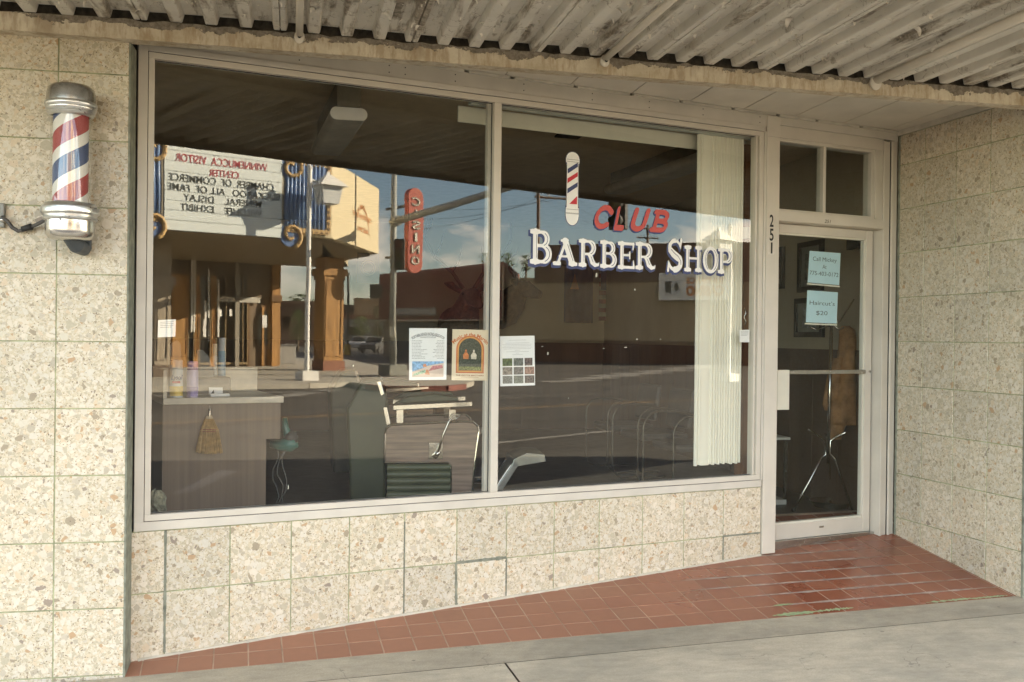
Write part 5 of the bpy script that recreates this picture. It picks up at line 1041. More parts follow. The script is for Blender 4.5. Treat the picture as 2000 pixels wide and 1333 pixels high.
def wire(A, B, sag): tag(MB().tube([A+(B-A)*k/12-sag*4*(k/12)*(1-k/12)*Z3 for k in range(13)], .016, 4, cap=False).build('overhead_wire', M_SIG), 'thin overhead power wire running from the nearer utility pole', 'wire', 'overhead wires above the casino')
for k in range(4): wire(pa[2][0]+(pa[3][0]-pa[2][0])*k/3+.3*Z3, pb_[2][0]+(pb_[3][0]-pb_[2][0])*k/3+.3*Z3, 1.2)
far_l = Rt(660, 372, 110); 
for k in range(3): wire(pa[2][0]+(pa[3][0]-pa[2][0])*k/3+.3*Z3, far_l+nv([0, 0, -2.0*k]), 1.6)
# far town behind
def house(lab, px0, px1, pyt, t, mm, roof=None, name='distant_building', dep=12, wins=0, t2=None):
    A, B = Rt(px0, 660, t), Rt(px1, 660, t2 or t); A[2] = B[2] = ZR-.02; zt_ = zat(A, px0, pyt); f = NH(CAM-A); hth = thing(name, lab, 'building', (A+B)/2)
    MB().obox(A, B-A, -dep*f, (zt_-ZR)*Z3).build('wall', mm, hth); MB().obox(A+(zt_-ZR)*Z3+.2*f-(B-A)*.01, (B-A)*1.02, -(dep+.4)*f, .45*Z3).build('roof', roof or mm, hth)
    for k in range(wins): o = A+(B-A)*(k+.3)/wins+f*.05+(zt_-ZR)*.42*Z3; MB().obox(o, (B-A)*.35/wins, -.1*f, (zt_-ZR)*.28*Z3).build('window', M_SHOPG, hth)
house('long dark brown building far down the street behind the pillar', 500, 662, 592, 150, mat('far_brown', (.24, .15, .10), .85), wins=4)
house('low red roofed building beyond the parked cars', 668, 760, 622, 135, mat('far_grey', (.30, .26, .22), .85), mat('far_red', (.30, .10, .06), .8), wins=2)
house('flat tan building rising behind the red roof', 690, 752, 588, 170, mat('far_tan', (.48, .34, .2), .85))
house('dark brown warehouse at the far end of the road', 600, 700, 600, 185, mat('far_dark', (.12, .09, .075), .85))
house('low grey block behind the dark car', 1480, 1700, 600, 150, mat('far_grey2', (.25, .22, .2), .85))
M_LEAF = [mat('leaf_%d' % k, c, .7, var=.3, scale=3) for k, c in enumerate(((.11, .18, .045), (.07, .11, .035), (.15, .20, .07)))]
def tree(lab, px, pyb, pyt, t, wpx, ml, n=900, cone=False, seed=1):
    rnd = random.Random(seed); P = Rt(px, 665, t); P[2] = ZR; zb_, zt_ = max(.6, zat(P, px, pyb)), zat(P, px, pyt); w_ = wpx*(t+7)/FPX/2; tt = thing('tree', lab, 'tree', P, 'trees down the street')
    m = MB(); m.tube([P, nv([P[0], P[1], (zb_+zt_)/2])], [.2, .08], 8)
    for k in range(5): a = rnd.uniform(0, 6.28); m.tube([nv([P[0], P[1], zb_+(zt_-zb_)*.15*k]), nv([P[0]+.7*w_*math.cos(a), P[1]+.7*w_*math.sin(a), zb_+(zt_-zb_)*(.2+.15*k)])], [.08, .03], 6)
    m.build('trunk', mat('bark', (.12, .09, .06), .9), tt); m = MB(); cl = [(rnd.uniform(-1, 1), rnd.uniform(-1, 1), rnd.random(), rnd.uniform(.25, .5)) for _ in range(22)]
    for k in range(n):
        c = cl[k % 22]; h = min(1, max(0, c[2]+rnd.gauss(0, .09))); rad = (1-h*.9) if cone else math.sqrt(max(.05, 1-(2*h-1)**2))
        x = (c[0]*rad*.75+rnd.gauss(0, .16))*w_; y = (c[1]*rad*.75+rnd.gauss(0, .16))*w_; z = zb_+(zt_-zb_)*h; s = w_*rnd.uniform(.06, .14); a = rnd.uniform(0, 6.28); e = rnd.uniform(-1.2, 1.2); d1 = nv([math.cos(a), math.sin(a), 0])*s; d2 = nv([-math.sin(a)*math.cos(e), math.cos(a)*math.cos(e), math.sin(e)])*s; o = nv([P[0]+x, P[1]+y, z]); m.face([o-d1*.5, o-d2*.5+d1*.1, o+d1*.6, o+d2*.5])
    m.build('crown', ml, tt)
tree('round green tree in front of the dark brown building', 582, 664, 606, 100, 42, M_LEAF[0], seed=2)
tree('treetop showing over the brown building roof', 584, 600, 576, 165, 44, M_LEAF[1], seed=3)
tree('pale green bush beside the silver car', 704, 656, 620, 112, 44, M_LEAF[2], seed=4)
tree('dark conical evergreen beside the signal pole', 736, 660, 599, 105, 36, M_LEAF[1], cone=True, seed=5)
tree('leafy treetop rising above the red casino roof, left of the mullion', 950, 530, 497, 92, 42, M_LEAF[2], seed=6)
tree('leafy treetop rising above the casino roof, just right of the mullion', 990, 530, 496, 93, 36, M_LEAF[0], seed=7)
tree('small treetop above the beige wall of the casino', 1026, 530, 500, 92, 34, M_LEAF[0], seed=8)
def car(lab, px, pyb, t, col, ang):
    P = Rt(px, pyb, t); P[2] = ZR; tt = thing('parked_car', lab, 'car', P, 'cars parked down the side street'); c, s = math.cos(ang), math.sin(ang); X = lambda a, b, z: P+nv([c*a-s*b, s*a+c*b, z])
    side = [(-2.2, .35), (2.2, .35), (2.25, .8), (1.9, .95), (1.0, 1.02), (.4, 1.5), (-1.2, 1.55), (-2.0, 1.05), (-2.25, .9)]
    MB().prism([X(a, -.88, z) for a, z in side], X(0, .88, 0)-X(0, -.88, 0)).build('body', mat(lab[:10].replace(' ', '_'), col, .3, .2, var=.03), tt, bevel=.06)
    for sgn in (-1, 1): MB().prism([X(a, sgn*.885, z) for a, z in ((-1.65, 1.05), (.85, 1.05), (.35, 1.42), (-1.15, 1.45))], (X(0, .01*sgn, 0)-P)).build('side_window', M_SHOPG, tt)
    MB().prism([X(.98, -.7, 1.07), X(.98, .7, 1.07), X(.48, .65, 1.47), X(.48, -.65, 1.47)], X(.03, 0, .02)-P).build('windscreen', M_SHOPG, tt)
    for a in (-1.4, 1.4):
        for b in (-.85, .85): w_ = MB().tube([X(a, b-.1, .33), X(a, b+.1, .33)], .33, 16).build('wheel', M_BLACK, tt); MB().tube([X(a, b-.105, .33), X(a, b+.105, .33)], .18, 12).build('rim', M_STEEL, w_)
car('silver parked car seen between the pillar and the signal pole', 706, 680, 108, (.42, .42, .42), 2.6)
car('dark grey parked car beside the silver one', 735, 682, 98, (.10, .10, .10), 2.6)
P = Rt(679, 684, 84); P[2] = ZR; t_ = thing('light_pole', 'tall thin dark light pole on a yellow concrete base', 'light pole', P); MB().tube([P, nv([P[0], P[1], zat(P, 679, 536)])], .1, 8).obox(nv([P[0]-.8, P[1], zat(P, 679, 537)]), (.8, 0, 0), (0, .3, 0), (0, 0, .15)).build('pole', M_SIG, t_); MB().tube([P, P+nv([0, 0, .9])], .3, 14).build('yellow_base', mat('base_yellow', (.5, .34, .06), .6), t_)
P = Rg(545, 712, ZS); t_ = thing('litter_bin', 'grey pavement litter bin near the wooden column', 'litter bin', P); MB().obox(P, 1.0*SD, -.7*SI, .95*Z3).build('body', mat('bin_grey', (.27, .26, .24), .6), t_, bevel=.04); MB().obox(P-.05*SD+.05*SI+.951*Z3, 1.1*SD, -.8*SI, .08*Z3).build('lid', mat('bin_lid', (.12, .12, .12), .5), t_)
# ================================================================== INSIDE THE SHOP
ZF = .25
def IY(px, py, Y): return hit(px, py, [0, Y, 0], [0, 1, 0])
def IX(px, py, X_): return hit(px, py, [X_, 0, 0], [1, 0, 0])
# counter
pc0 = Ip(318, 790, 5.75); oc = (pc0-B0)@WN
def cw(px, py, d=0.): p = hit(px, py, B0+(oc-d)*WN, WN); return (p-B0)@WD, p[2]
ct = thing('counter', 'laminate counter with a white top standing inside the left pane', 'counter', Wp(cw(430, 790)[0], ZF, oc-.3))
sa, zt = cw(318, 792); sb, _ = cw(548, 785); sc_, zn = cw(520, 858); zt = cw(430, 789)[1]
M_LAM = mat('taupe_laminate', (.18, .13, .09), .5, var=.10, scale=4, stretch=(14, 14, .25))
m = MB(); m.wbox(sa, sc_, ZF, zt, oc-.03, oc); m.wbox(sc_, sb, zn, zt, oc-.03, oc); m.build('front_panel', M_LAM, ct)
m = MB(); m.wbox(sa, sc_-.03, ZF, zt, oc-.62, oc-.03); m.build('cabinet', M_LAM, ct)
MB().wbox(sa, cw(553, 784)[0], zt, zt+.038, oc-.66, oc+.015).build('counter_top', mat('top_cream', (.56, .50, .40), .4), ct, bevel=.003)
MB().wbox(sa, sa+.02, zt+.038, zt+.20, oc-.66, oc+.015).wbox(sa+.02, cw(548, 784)[0], zt+.038, zt+.19, oc-.66, oc-.64).build('upstand', mat('upstand_cream', (.50, .45, .36), .45), ct)
ztop = zt+.038
# whisk broom on the panel
q = cw(407, 800); br = thing('whisk_broom', 'straw whisk broom hanging on the counter panel', 'broom', Wp(q[0], cw(407, 884)[1], oc+.02))
def bw_(px, py, o=.03): s, z = cw(px, py); return Wp(s, z, oc+o)
rnd = random.Random(31); m = MB()
for k in range(240):
    a = rnd.uniform(-1, 1); o = rnd.uniform(.008, .040); x0 = 407+a*6; x1 = 407.5+a*17+rnd.uniform(-1, 1); x2 = 407.5+a*25+rnd.uniform(-1.6, 1.6)
    m.tube([bw_(x0, 815, o*.7), bw_(x1, 840, o), bw_(x2, 885-3*a*a+rnd.uniform(-3, 2), o)], .0017, 4, cap=False)
m.build('bristles', mat('straw', (.40, .25, .09), .7, var=.3, scale=40), br)
m = MB()
for y in (838, 842): m.tube([bw_(390, y, .024), bw_(398, y+.5, .045), bw_(407, y, .048), bw_(416, y+.5, .045), bw_(425, y, .024)], .0022, 6)
m.build('red_stitching', mat('stitch_red', (.25, .04, .03), .7), br)
MB().tube([bw_(407, 817), bw_(407, 812)], [.022, .016], 12).build('collar', mat('collar_cream', (.5, .4, .26), .6), br); MB().tube([bw_(407.5, 812), bw_(408, 802), bw_(408, 798)], [.009, .007, .009], 10).tube([bw_(408, 798), bw_(408, 792)], .0015, 6).build('handle_cap', M_STEEL, br)
# spray cans
def can(lab, px, py, w_px, ptop, colors, off, grp='spray cans on the counter', writing=None):
    s, _ = cw(px, py, off); b0 = Wp(s, ztop, oc-off); k = FF@(b0-CAM)/FPX; r = w_px*k/2; h = hit(px, ptop, B0+(oc-off)*WN, WN)[2]-ztop; t = thing('spray_can', lab, 'spray can', b0, grp)
    MB().lathe([(0, 0), (r, 0), (r, h*.72), (r*.92, h*.76)], b0, seg=24).build('body', mat(lab[:8].replace(' ', '_')+'_b', colors[0], .35, var=.1), t, smooth='auto')
    MB().lathe([(r*.92, h*.76), (r*.95, h*.77), (r*.95, h*.97), (r*.8, h), (0, h)], b0, seg=24).build('cap', mat(lab[:8].replace(' ', '_')+'_c', colors[1], .4), t, smooth='auto')
    MB().lathe([(r*1.01, h*.04), (r*1.01, h*.30)], b0, seg=24).build('lower_band', mat(lab[:8].replace(' ', '_')+'_d', colors[2], .4, var=.2, scale=30), t, smooth='auto')
    if writing:
        m = MB(); f = NH(CAM-b0); rr_ = nv([-f[1], f[0], 0]); rr_ = rr_ if np.cross(rr_, Z3)@f > 0 else -rr_; text(m, writing, b0+f*(r+.003)+Z3*h*.48, rr_, Z3, h*.12, r*1.5, bold=.03, shear=.25); m.build('lettering', M_LN, t)
        m = MB(); m.obox(b0+f*(r+.002)-rr_*r*.6+Z3*h*.38, rr_*r*1.2, .001*f, Z3*h*.06); m.build('red_band', mat('band_red', (.4, .04, .05), .5), t)
can('white and yellow disinfectant spray can on the counter', 344, 783, 25, 703, ((.62, .62, .60), (.40, .44, .46), (.60, .42, .05)), .06, writing='Lysol')
can('lilac spray can standing beside the yellow one', 375.5, 783, 22, 706, ((.46, .40, .60), (.40, .24, .42), (.20, .16, .42)), .05)
can('tall blue spray bottle at the back of the counter', 433, 745, 15, 660, ((.25, .36, .45), (.5, .5, .5), (.12, .2, .4)), .5)
can('small white bottle at the back of the counter', 419, 745, 10, 672, ((.5, .5, .48), (.45, .4, .3), (.3, .3, .3)), .48)
s0, z0 = cw(385, 783, .25); s1, z1 = cw(455, 700, .25)
MB_ = MB().wbox(s0-.02, s1-.02, ztop, ztop+.11, oc-.45, oc-.2).build('storage_box', mat('box_grey', (.14, .125, .10), .5), None, bevel=.01); tag(MB_, 'low grey storage box on the counter beside the cans', 'box')
m = MB(); pl = [Wp(*cw(x, y, .22), oc-.22) for x, y in ((385, 684), (396, 684), (408, 697), (418, 720), (421, 783), (386, 783))]; tag(m.prism(pl, -.03*WN).build('desk_organiser', mat('organiser_grey', (.12, .12, .11), .4), bevel=.002), 'curved dark grey desk organiser behind the lilac can', 'organiser')
m = MB(); pl = [Wp(*cw(x, y, .3), oc-.3) for x, y in ((331, 672), (345, 664), (353, 672), (355, 700), (355, 783), (331, 783))]; tag(m.prism(pl, -.05*WN).build('card_reader', mat('reader_black', (.04, .04, .04), .4), bevel=.004), 'black upright card terminal behind the yellow can', 'terminal')
c_ = [Wp(*cw(x, y, .18), oc-.18) for x, y in ((408, 772), (435, 773), (435, 757), (408, 757))]; t_ = thing('business_card', 'small white business card stood against the storage box', 'card', c_[0]); MB().prism(c_, -.001*WN).build('card', M_PAPER, t_); m = MB(); m.face([c_[0]*.9+c_[2]*.1+.001*WN, c_[0]*.6+c_[1]*.3+c_[2]*.1+.001*WN, c_[0]*.3+c_[2]*.35+c_[1]*.0+c_[3]*.35+.001*WN]); m.build('printed_mark', M_INK, t_)
tag(MB().wbox(*sorted((cw(411, 783, .1)[0], cw(448, 783, .1)[0])), ztop, ztop+.014, oc-.15, oc-.09).build('card_stack', M_PAPER), 'small stack of white cards lying on the counter edge', 'cards')
# mirror frame and rock
def rock(lab, c, r, seed):
    rnd = random.Random(seed); m = MB(); m.ball(c, r, 16, (1, .8, 1.3)); m.v = [tuple(nv(c)+(nv(p)-c)*(1+rnd.uniform(-.16, .16))) for p in m.v]; return tag(m.build('rock', mat('rock_grey', (.26, .25, .18), .9, var=.5, scale=25, bmp=.8, bscale=60)), lab, 'rock')
pr_ = Ip(304, 985, 5.22); rock('rough grey green rock in the lower left window corner', pr_, .055, 3)
# hair dryer with cords
hd = thing('hair_dryer', 'teal hair dryer hanging beside the counter with dangling cords', 'hair dryer', Ip(560, 870, 6.2)); I6 = lambda x, y: Ip(x, y, 6.2)
MB().tube([I6(556, 816), I6(557, 835), I6(562, 850), I6(567, 862)], [.016, .022, .026, .03], 12).build('handle', mat('teal_plastic', (.015, .12, .10), .35), hd, smooth=True)
MB().tube([I6(528, 868), I6(548, 870), I6(566, 868), I6(578, 862)], [.02, .035, .05, .04], 14).build('barrel', MATS['teal_plastic'], hd, smooth=True)
MB().ball(I6(569, 856), .045, 12).build('motor_housing', M_BLACK, hd, smooth=True)
rnd = random.Random(6)
for k in range(3): x = 538+9*k; MB().tube([I6(x+6*math.sin(q*.9+k)+rnd.uniform(-2, 2), 872+q*11) for q in range(11)], .003, 5).build('cord', mat('cord_grey', (.12, .12, .11), .4), hd)
# barber chairs, built in their own space: x forward, y to the far side, z up
def make_chair(lab):
    t = thing('barber_chair', lab, 'barber chair', (0, 0, 0), 'green vinyl barber chairs'); K = 6.7/FPX
    G = mat('green_vinyl', (.032, .043, .018), .38, var=.12, scale=6, bmp=.1); W = mat('walnut_laminate', (.23, .165, .12), .4, var=.28, scale=3, stretch=(1, 1, 14))
    def xz(px, py): return (px-846)*K*1.06, 1.591-(py-657-(px-846)*.0)*K-ZF
    def pan(y): return [nv([a, y, b]) for a, b in [xz(*p) for p in ((761, 902), (761, 845), (764, 835), (773, 829), (905, 822), (922, 823), (931, 831), (933, 842), (926, 900), (918, 1010), (882, 1010), (882, 908), (877, 903))]]
    for y in (-.33, .30): MB().prism(pan(y), (0, .035, 0)).build('side_panel', W, t); MB().tube(pan(y-.002)+[pan(y-.002)[0]], .008, 8).build('chrome_edging', M_CHR, t)
    a, b = xz(766, 905); c, d = xz(881, 1010)
    m = MB(); n = 8
    for k in range(n): z = b+(d-b)*k/n; z2 = b+(d-b)*(k+1)/n; m.tube([(a, -.325, (z+z2)/2), (c, -.325, (z+z2)/2)], abs(z2-z)*.56, 12)
    m.box(a, c, -.325, .3, d, b); m.build('ribbed_seat_side', mat('olive_vinyl', (.085, .095, .05), .42, var=.12, scale=6), t, smooth='auto')
    P = [nv([x, 0, z]) for x, z in [xz(*p) for p in ((716, 746), (748, 741), (760, 760), (772, 830), (764, 905), (764, 1000), (700, 1000), (690, 800))]]
    MB().prism([p+nv([0, -.28, 0]) for p in P], (0, .56, 0)).build('backrest', G, t, bevel=.02)
    for y in (-.295, .27): m = MB(); m.prism([nv([x, y, z]) for x, z in [xz(*p) for p in ((745, 746), (752, 745), (759, 770), (753, 774))]], (0, .02, 0)); m.prism([nv([x, y, z]) for x, z in [xz(*p) for p in ((757, 796), (764, 795), (771, 828), (764, 831))]], (0, .02, 0)); m.build('back_strap', M_CHR, t, bevel=.002)
    for y in (-.33, .26):
        x0, z0 = xz(775, 795); x1, z1 = xz(920, 787); MB().obox((x0, y, z0-.02), (x1-x0, 0, z1-z0), (0, .07, 0), (0, 0, .034)).build('arm_rail', M_CHR, t, bevel=.004)
        m = MB()
        for px in (788, 884): x, z = xz(px, 800); m.box(x-.022, x+.022, y+.02, y+.045, z-.10, z)
        m.tube([(xz(795, 812)[0], y+.03, xz(795, 812)[1]), (xz(878, 809)[0], y+.03, xz(878, 809)[1])], .004, 6); m.build('arm_post', M_CHR, t)
        P = [nv([x, y-.005, z]) for x, z in [xz(*p) for p in ((776, 789), (800, 774), (850, 768), (893, 774), (896, 783))]]; MB().prism(P, (0, .08, 0)).build('arm_pad', G, t, bevel=.012)
    MB().box(xz(766, 0)[0], xz(915, 0)[0], -.29, .29, .38, .50).build('seat_cushion', G, t, bevel=.04)
    x0, z0 = xz(841, 895); x1, z1 = xz(867, 863); MB().box(x0, x1, -.338, -.331, z0, z1).build('lever_plate', M_CHR, t, bevel=.002)
    L3 = lambda px, py, y=-.35: nv([xz(px, py)[0], y, xz(px, py)[1]])
    MB().tube([L3(855, 888), L3(858, 878, -.37), L3(867, 845, -.38), L3(876, 822, -.38), L3(885, 809, -.38), L3(899, 808, -.38), L3(893, 813, -.38), L3(880, 822, -.38)], [.012, .010, .006, .005, .004, .004, .004, .004], 8).tube([L3(852, 890, -.34), L3(860, 880, -.37)], [.02, .012], 12).build('recline_lever', M_CHR, t, smooth=True)
    MB().lathe([(.30, 0), (.30, .03), (.10, .08), (.075, .12), (.075, .36)], (0.02, 0, 0), seg=28).build('pedestal', M_CHR, t, smooth='auto')
    m = MB()
    for y in (-.16, .13): m.obox((.20, y, .30), (.28, 0, .0), (0, .03, 0), (0, 0, .04)); m.prism([(.44, y, .30), (.50, y, .30), (.61, y, .47), (.57, y, .49)], (0, .03, 0))
    m.build('footrest_arm', M_CHR, t, bevel=.003); m = MB(); m.prism([(.55, -.2, .45), (.57, -.2, .51), (.66, -.2, .55), (.78, -.2, .54), (.79, -.2, .49)], (0, .4, 0)); m.prism([(.43, -.2, .28), (.58, -.2, .50), (.61, -.2, .48), (.47, -.2, .26)], (0, .4, 0)); m.build('footrest_plate', mat('ribbed_aluminium', (.38, .38, .34), .35, .8), t, bevel=.004)
    return t
ch1 = make_chair('green vinyl barber chair with a walnut side panel behind the mullion')
p = Ip(846, 1100, 6.7); ch1.location = (p[0], p[1]+.3, ZF); ch1.rotation_euler = (0, 0, R_(-4))
ch2 = copy_tree(ch1); ch2['label'] = 'darker green barber chair further back, left of the first chair'; p = Ip(770, 1100, 8.6); ch2.location = (p[0], p[1]+.3, ZF); ch2.rotation_euler = (0, 0, R_(2))
# waiting chairs
def wait_chair(lab):
    t = thing('waiting_chair', lab, 'chair', (0, 0, 0), 'chrome framed waiting chairs'); S = mat('charcoal_vinyl', (.05, .055, .055), .45)
    MB().box(-.24, .24, -.24, .24, .42, .49).build('seat', S, t, bevel=.03); MB().obox((-.24, .22, .52), (.48, 0, 0), (0, .06, 0), (0, .05, .36)).build('backrest', S, t, bevel=.03)
    for x in (-.29, .29): MB().tube([(x, .26, .02), (x, -.2, .02)]+[(x, -.16-.13*math.sin(a), .15-.13*math.cos(a)) for a in np.arange(.2, 1.7, .25)]+[(x, -.29, .45)]+[(x, -.14-.15*math.cos(a), .57+.15*math.sin(a)) for a in np.arange(0, 1.6, .2)]+[(x, 0, .715), (x, .2, .68), (x, .32, .63)], .009, 8).build('arm_frame', mat('dull_chrome', (.15, .145, .12), .4, 1.), t, smooth=True)
    return t
w1 = wait_chair('chrome framed waiting chair, leftmost in the row behind the right pane'); ws_ = [w1]
for lab in ('second chrome framed waiting chair from the left behind the right pane', 'chrome framed waiting chair closest to the blind'): q = copy_tree(w1); q['label'] = lab; ws_.append(q)
for q, (px, d) in zip(ws_, ((1215, 10.2), (1275, 9.3), (1345, 8.4))): p = Ip(px, 1000, d); q.location = (p[0], p[1], ZF); q.rotation_euler = (0, 0, R_(-84))
# ceiling fixtures and vent
def fixture(lab, A, B, k=1.):
    A, B = nv(A), nv(B); t = thing('ceiling_light', lab, 'ceiling light', (A+B)/2, 'wrapped fluorescent ceiling lights'); d = (B-A)/np.linalg.norm(B-A); s = np.cross(d, Z3)
    sec = lambda c: [c+s*k*(.085*math.copysign(1, math.cos(a))+.045*math.cos(a))+Z3*k*.045*math.sin(a) for a in np.linspace(0, 2*math.pi, 24, endpoint=False)]
    MB().prism(sec(A), (B-A)).build('diffuser', mat('diffuser', (.50, .47, .40), .35), t); MB().prism(sec(A-d*.014), .012*d).build('end_cap', M_WHITEP, t); MB().obox(A-s*.07+Z3*.045, .14*s, (B-A), Z3*.16).build('housing', mat('housing', (.16, .14, .10), .6), t)
A = Ip(681, 223.5, 6.15); fixture('cream ceiling light with a rounded end above the left pane', A, A+nv([-.12, 1.25, 0]), .87)
A = Ip(1205, 371, 9.8); fixture('ceiling light far back in the room above the word club', A, A+nv([.55, -1.9, 0])*0+nv([.25, -2.2, 0]))
p = [hit(x, y, [0, 0, 3.195], Z3) for x, y in ((1098, 254), (1146, 259), (1128, 270), (1083, 266))]; tag(MB().prism(p, -.012*Z3).build('ceiling_vent', M_DARK), 'dark square vent in the ceiling above the painted pole', 'vent')
# heads and flags on the back wall
YB = 9.46
def head(name, lab, px, py, s, yaw, antl):
    c = IY(px, py, YB-.45*s); t = thing(name, lab, 'mounted head', c); M_F = mat('dark_fur', (.055, .035, .022), .9, var=.3, scale=20); cy_, sy_ = math.cos(yaw), math.sin(yaw)
    X = lambda a, b, z: c+s*nv([cy_*a-sy_*b, sy_*a+cy_*b, z])                      # b<0 faces the room
    MB().tube([X(0, .45, -.30), X(0, .30, -.28), X(0, .12, -.12), X(0, -.02, .04), X(0, -.16, .06), X(0, -.34, -.02), X(0, -.44, -.05)], [.30, .27, .20, .135, .12, .075, .055], 18).build('head_and_neck', M_F, t, smooth=True)
    for sg_ in (-1, 1): MB().tube([X(.10*sg_, 0, .12), X(.22*sg_, .02, .20), X(.30*sg_, .02, .22)], [.03, .05, .01], 8).build('ear', M_F, t, smooth=True)
    for sg_ in (-1, 1): MB().ball(X(.105*sg_, -.12, .09), .018*s, 8).build('eye', M_BLACK, t, smooth=True)
    for sg_ in (-1, 1):
        m = MB(); mn = [(.06, 0, .16), (.18, .04, .34), (.38, .06, .50), (.50, .03, .72), (.48, -.02, .95)]; mn = [(a*antl, b, .16+(z-.16)*antl) for a, b, z in mn]; m.tube([X(a*sg_, b, z) for a, b, z in mn], [.028, .026, .022, .018, .008], 8)
        for k, (a, b, z) in enumerate(mn[1:4]): m.tube([X(a*sg_, b, z), X((a-.05)*sg_, b-.12, z+.12*antl), X((a-.08)*sg_, b-.16, z+.28*antl)], [.018, .014, .004], 6)
        m.build('antler', mat('antler_brown', (.10, .07, .045), .7), t, smooth=True)
head('elk_head', 'dark elk head with wide antlers mounted left of the mullion', 915, 590, 1.15, .15, 1.1)
head('deer_head', 'smaller deer head mounted just right of the mullion', 1015, 572, .75, .9, .8)
def flag(name, lab, px0, py0, px1, py1, mm, stripes=False):
    A, B = IY(px0, py1, YB), IY(px1, py0, YB); t = thing(name, lab, 'flag', (A+B)/2); m = MB(); n = 20; q = []
    for k in range(n+1): u = k/n; q.append(nv([A[0]+(B[0]-A[0])*u, YB-.03-.02*math.sin(u*14), 0]))
    rows = 13 if stripes else 1; z0, z1 = A[2], B[2]
    for r in range(rows):
        m = MB()
        for a, b in zip(q, q[1:]): za_, zb__ = z0+(z1-z0)*r/rows, z0+(z1-z0)*(r+1)/rows; m.face([a+za_*Z3, b+za_*Z3, b+zb__*Z3, a+zb__*Z3])
        if not stripes: m.build('cloth', mm, t)
        elif r % 2 == 0: ra = m if r == 0 else None; (red_.append(m) if 1 else 0)
        else: wht_.append(m)
    if stripes:
        for nm, lst, mm_ in (('red_stripes', red_, mat('flag_red', (.16, .03, .03), .8)), ('white_stripes', wht_, mat('flag_white', (.30, .27, .22), .8))):
            z = MB(); [z.add(x.v, x.f) for x in lst]; z.build(nm, mm_, t)
        MB().prism([nv([A[0]+.02, YB-.06, z1-(z1-z0)*.45]), nv([A[0]+(B[0]-A[0])*.45, YB-.06, z1-(z1-z0)*.45]), nv([A[0]+(B[0]-A[0])*.45, YB-.06, z1]), nv([A[0]+.02, YB-.06, z1])], (0, .004, 0)).build('canton', mat('flag_blue', (.03, .04, .10), .8), t)
    MB().tube([nv([A[0]-.03, YB-.03, z1]), nv([B[0]+.03, YB-.03, z1])], .012, 8).build('rod', M_STEEL, t)
    return t, A, B
red_, wht_ = [], []
t, A, B = flag('blue_flag', 'plain dark blue flag hanging on the back wall below the lettering', 1100, 520, 1157, 631, mat('navy_cloth', (.025, .035, .09), .8)); MB().prism([nv([A[0]*.8+B[0]*.2, YB-.062, B[2]-.35]), nv([A[0]*.5+B[0]*.5, YB-.062, B[2]-.35]), nv([A[0]*.65+B[0]*.35, YB-.062, B[2]-.12])], (0, .003, 0)).build('emblem', mat('emblem_rust', (.25, .1, .04), .8), t)
flag('striped_flag', 'red and white striped flag hanging beside the blue one', 1168, 520, 1238, 627, None, True)
A, B = IY(697, 553, YB), IY(741, 495, YB); t = thing('emblem_banner', 'faint blue banner with a white ring emblem on the back wall', 'banner', (A+B)/2); MB().obox((A[0], YB-.02, A[2]), (B[0]-A[0], 0, 0), (0, .01, 0), (0, 0, B[2]-A[2])).build('cloth', mat('banner_blue', (.05, .08, .14), .8), t); c = nv([(A[0]+B[0])/2, YB-.022, (A[2]+B[2])/2]); rr_ = (B[0]-A[0])*.33; m = MB(); m.tube([c+rr_*nv([math.cos(a), 0, math.sin(a)]) for a in np.linspace(0, 2*math.pi, 40)], .008, 5, cap=False); m.tube([c+rr_*.72*nv([math.cos(a), 0, math.sin(a)]) for a in np.linspace(0, 2*math.pi, 40)], .005, 5, cap=False); m.build('ring_emblem', mat('ring_white', (.4, .4, .38), .8), t)
# seen through the door
XW = 5.02
def frame_pic(lab, px0, py0, px1, py1, mm):
    A, B = IX(px0, py1, XW), IX(px1, py0, XW); t = thing('picture_frame', lab, 'picture', (A+B)/2, 'dark framed pictures on the wall behind the door'); y0, y1 = sorted((A[1], B[1])); z0, z1 = A[2], B[2]; w_ = .045; m = MB()
    m.box(XW-.03, XW, y0, y1, z0, z0+w_); m.box(XW-.03, XW, y0, y1, z1-w_, z1); m.box(XW-.03, XW, y0, y0+w_, z0+w_, z1-w_); m.box(XW-.03, XW, y1-w_, y1, z0+w_, z1-w_); m.build('frame', mat('frame_black', (.025, .022, .018), .4), t)
    MB().box(XW-.012, XW-.002, y0+w_, y1-w_, z0+w_, z1-w_).build('mount_board', mat('mount_grey', (.22, .22, .19), .7), t); dy, dz = (y1-y0)*.26, (z1-z0)*.24; MB().box(XW-.014, XW-.012, y0+dy, y1-dy, z0+dz, z1-dz).build('picture', mm, t)
frame_pic('dark framed picture directly behind the upper blue sign', 1562, 467, 1611, 572, mat('picture_a', (.12, .12, .11), .6, var=.5, scale=30))
frame_pic('dark framed picture directly behind the haircut price sign', 1556, 580, 1612, 659, mat('picture_b', (.20, .21, .2), .6, var=.5, scale=22))
frame_pic('dark framed picture at the left edge of the door glass', 1514, 482, 1534, 566, mat('picture_c', (.12, .09, .08), .6, var=.5, scale=22))
p = IX(1678, 470, XW); tag(MB().box(XW-.06, XW-.001, p[1]-.09, p[1]+.09, p[2]-.07, p[2]+.07).build('thermostat', M_DARK, bevel=.005), 'dark thermostat on the wall at the upper right of the door glass', 'thermostat')
cr_ = thing('coat_rack', 'chrome tripod coat rack behind the door glass', 'coat rack', Ip(1617, 1000, 7.9)); I7 = lambda x, y, d=7.9: Ip(x, y, d); ORG[cr_.name] = nv(I7(1617, 1000))
MB().tube([I7(1617, 905), I7(1624, 632)], .014, 12).build('pole', M_CHR, cr_, smooth=True)
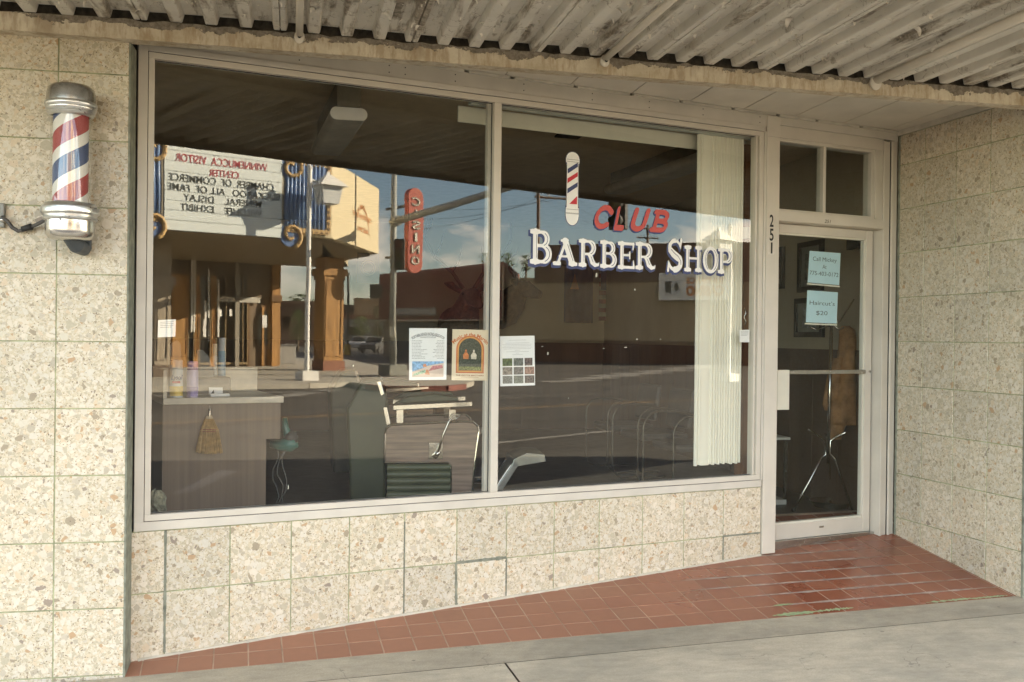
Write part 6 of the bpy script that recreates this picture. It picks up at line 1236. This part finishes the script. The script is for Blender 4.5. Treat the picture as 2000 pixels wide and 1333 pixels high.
for P in ([(1550, 997, 7.7), (1605, 895, 7.9), (1613, 888, 7.9), (1612, 862, 7.9), (1603, 854, 7.85), (1579, 840, 7.7)], [(1666, 1000, 7.75), (1630, 895, 7.9), (1621, 886, 7.9), (1622, 862, 7.9), (1632, 854, 7.9), (1652, 845, 7.8)], [(1622, 968, 8.5), (1619, 893, 8.0), (1617, 884, 7.95), (1617, 860, 7.95), (1612, 848, 8.1)]): MB().tube([I7(*q) for q in P], .009, 10).build('leg', M_CHR, cr_, smooth=True); MB().ball(I7(*P[0]), .016, 8).build('rubber_foot', M_BLACK, cr_)
for P in ([(1623, 636), (1608, 640), (1596, 645), (1580, 638)], [(1626, 636), (1640, 628), (1655, 606), (1668, 585)], [(1626, 634), (1640, 645), (1648, 640)]): MB().tube([I7(*q) for q in P], .006, 8).build('hook', M_CHR, cr_, smooth=True)
jk = thing('jacket', 'rust brown canvas jacket hanging on the coat rack', 'jacket', I7(1650, 860)); M_J = mat('canvas_brown', (.34, .175, .07), .85, var=.28, scale=9, bmp=.9, bscale=11)
def loft(mb, secs, seg=26, seed=0):
    rnd = random.Random(seed); vs = []; fs = []; ph = [rnd.uniform(0, 6.28) for _ in range(4)]
    for k, (px, py, wpx, dep) in enumerate(secs):
        c = I7(px, py, 7.95); r = wpx*7.95/FPX/2
        for j in range(seg):
            a = 2*math.pi*j/seg; w_ = 1+.10*math.sin(3*a+ph[0]+k*.5)+.06*math.sin(7*a+ph[1]-k*.4); vs.append(c+RR*r*w_*math.cos(a)+FF*dep*w_*math.sin(a))
    for i in range(len(secs)-1):
        for j in range(seg): fs.append((i*seg+j, (i+1)*seg+j, (i+1)*seg+(j+1) % seg, i*seg+(j+1) % seg))
    mb.add(vs, fs+[tuple(range(seg)), tuple(range(len(vs)-1, len(vs)-seg-1, -1))])
m = MB(); loft(m, [(1652, 637, 14, .03), (1655, 645, 30, .06), (1657, 670, 34, .08), (1655, 700, 34, .09), (1652, 735, 42, .10), (1650, 770, 50, .10), (1646, 800, 54, .10), (1648, 822, 52, .09), (1650, 830, 50, .08)]); m.build('body', M_J, jk, smooth=True)
m = MB(); loft(m, [(1640, 700, 22, .05), (1634, 740, 34, .06), (1636, 780, 36, .065), (1638, 820, 34, .06), (1632, 845, 28, .055), (1630, 858, 24, .05)], seed=3); m.build('sleeve', M_J, jk, smooth=True)
m = MB(); loft(m, [(1626, 715, 12, .04), (1620, 760, 16, .04), (1616, 790, 18, .04), (1618, 802, 14, .03)], seed=5); m.build('sleeve', M_J, jk, smooth=True)
p = I7(1625, 992, 8.1); t = MB().lathe([(.0, .012), (.14, .012), (.17, .05), (.18, .055), (.165, .04), (.14, .004), (0, .004)], (p[0], p[1], ZF), seg=32).build('metal_tray', M_CHR, smooth='auto'); tag(t, 'round shiny metal tray on the floor under the coat rack', 'tray')
p = I7(1522, 852, 8.3); s_ = thing('magazine_shelf', 'small pale shelf of papers at the left edge of the door glass', 'shelf', (p[0], p[1], ZF)); MB().box(p[0]-.2, p[0]+.02, p[1]-.1, p[1]+.2, ZF, ZF+.04).box(p[0]-.2, p[0]+.04, p[1]-.12, p[1]+.2, p[2]-.02, p[2]).build('board', M_CREAM, s_); MB().box(p[0]-.18, p[0]-.16, p[1]-.1, p[1]-.08, ZF+.04, p[2]-.02).box(p[0]-.0, p[0]+.02, p[1]-.1, p[1]-.08, ZF+.04, p[2]-.02).build('leg', M_STEEL, s_)
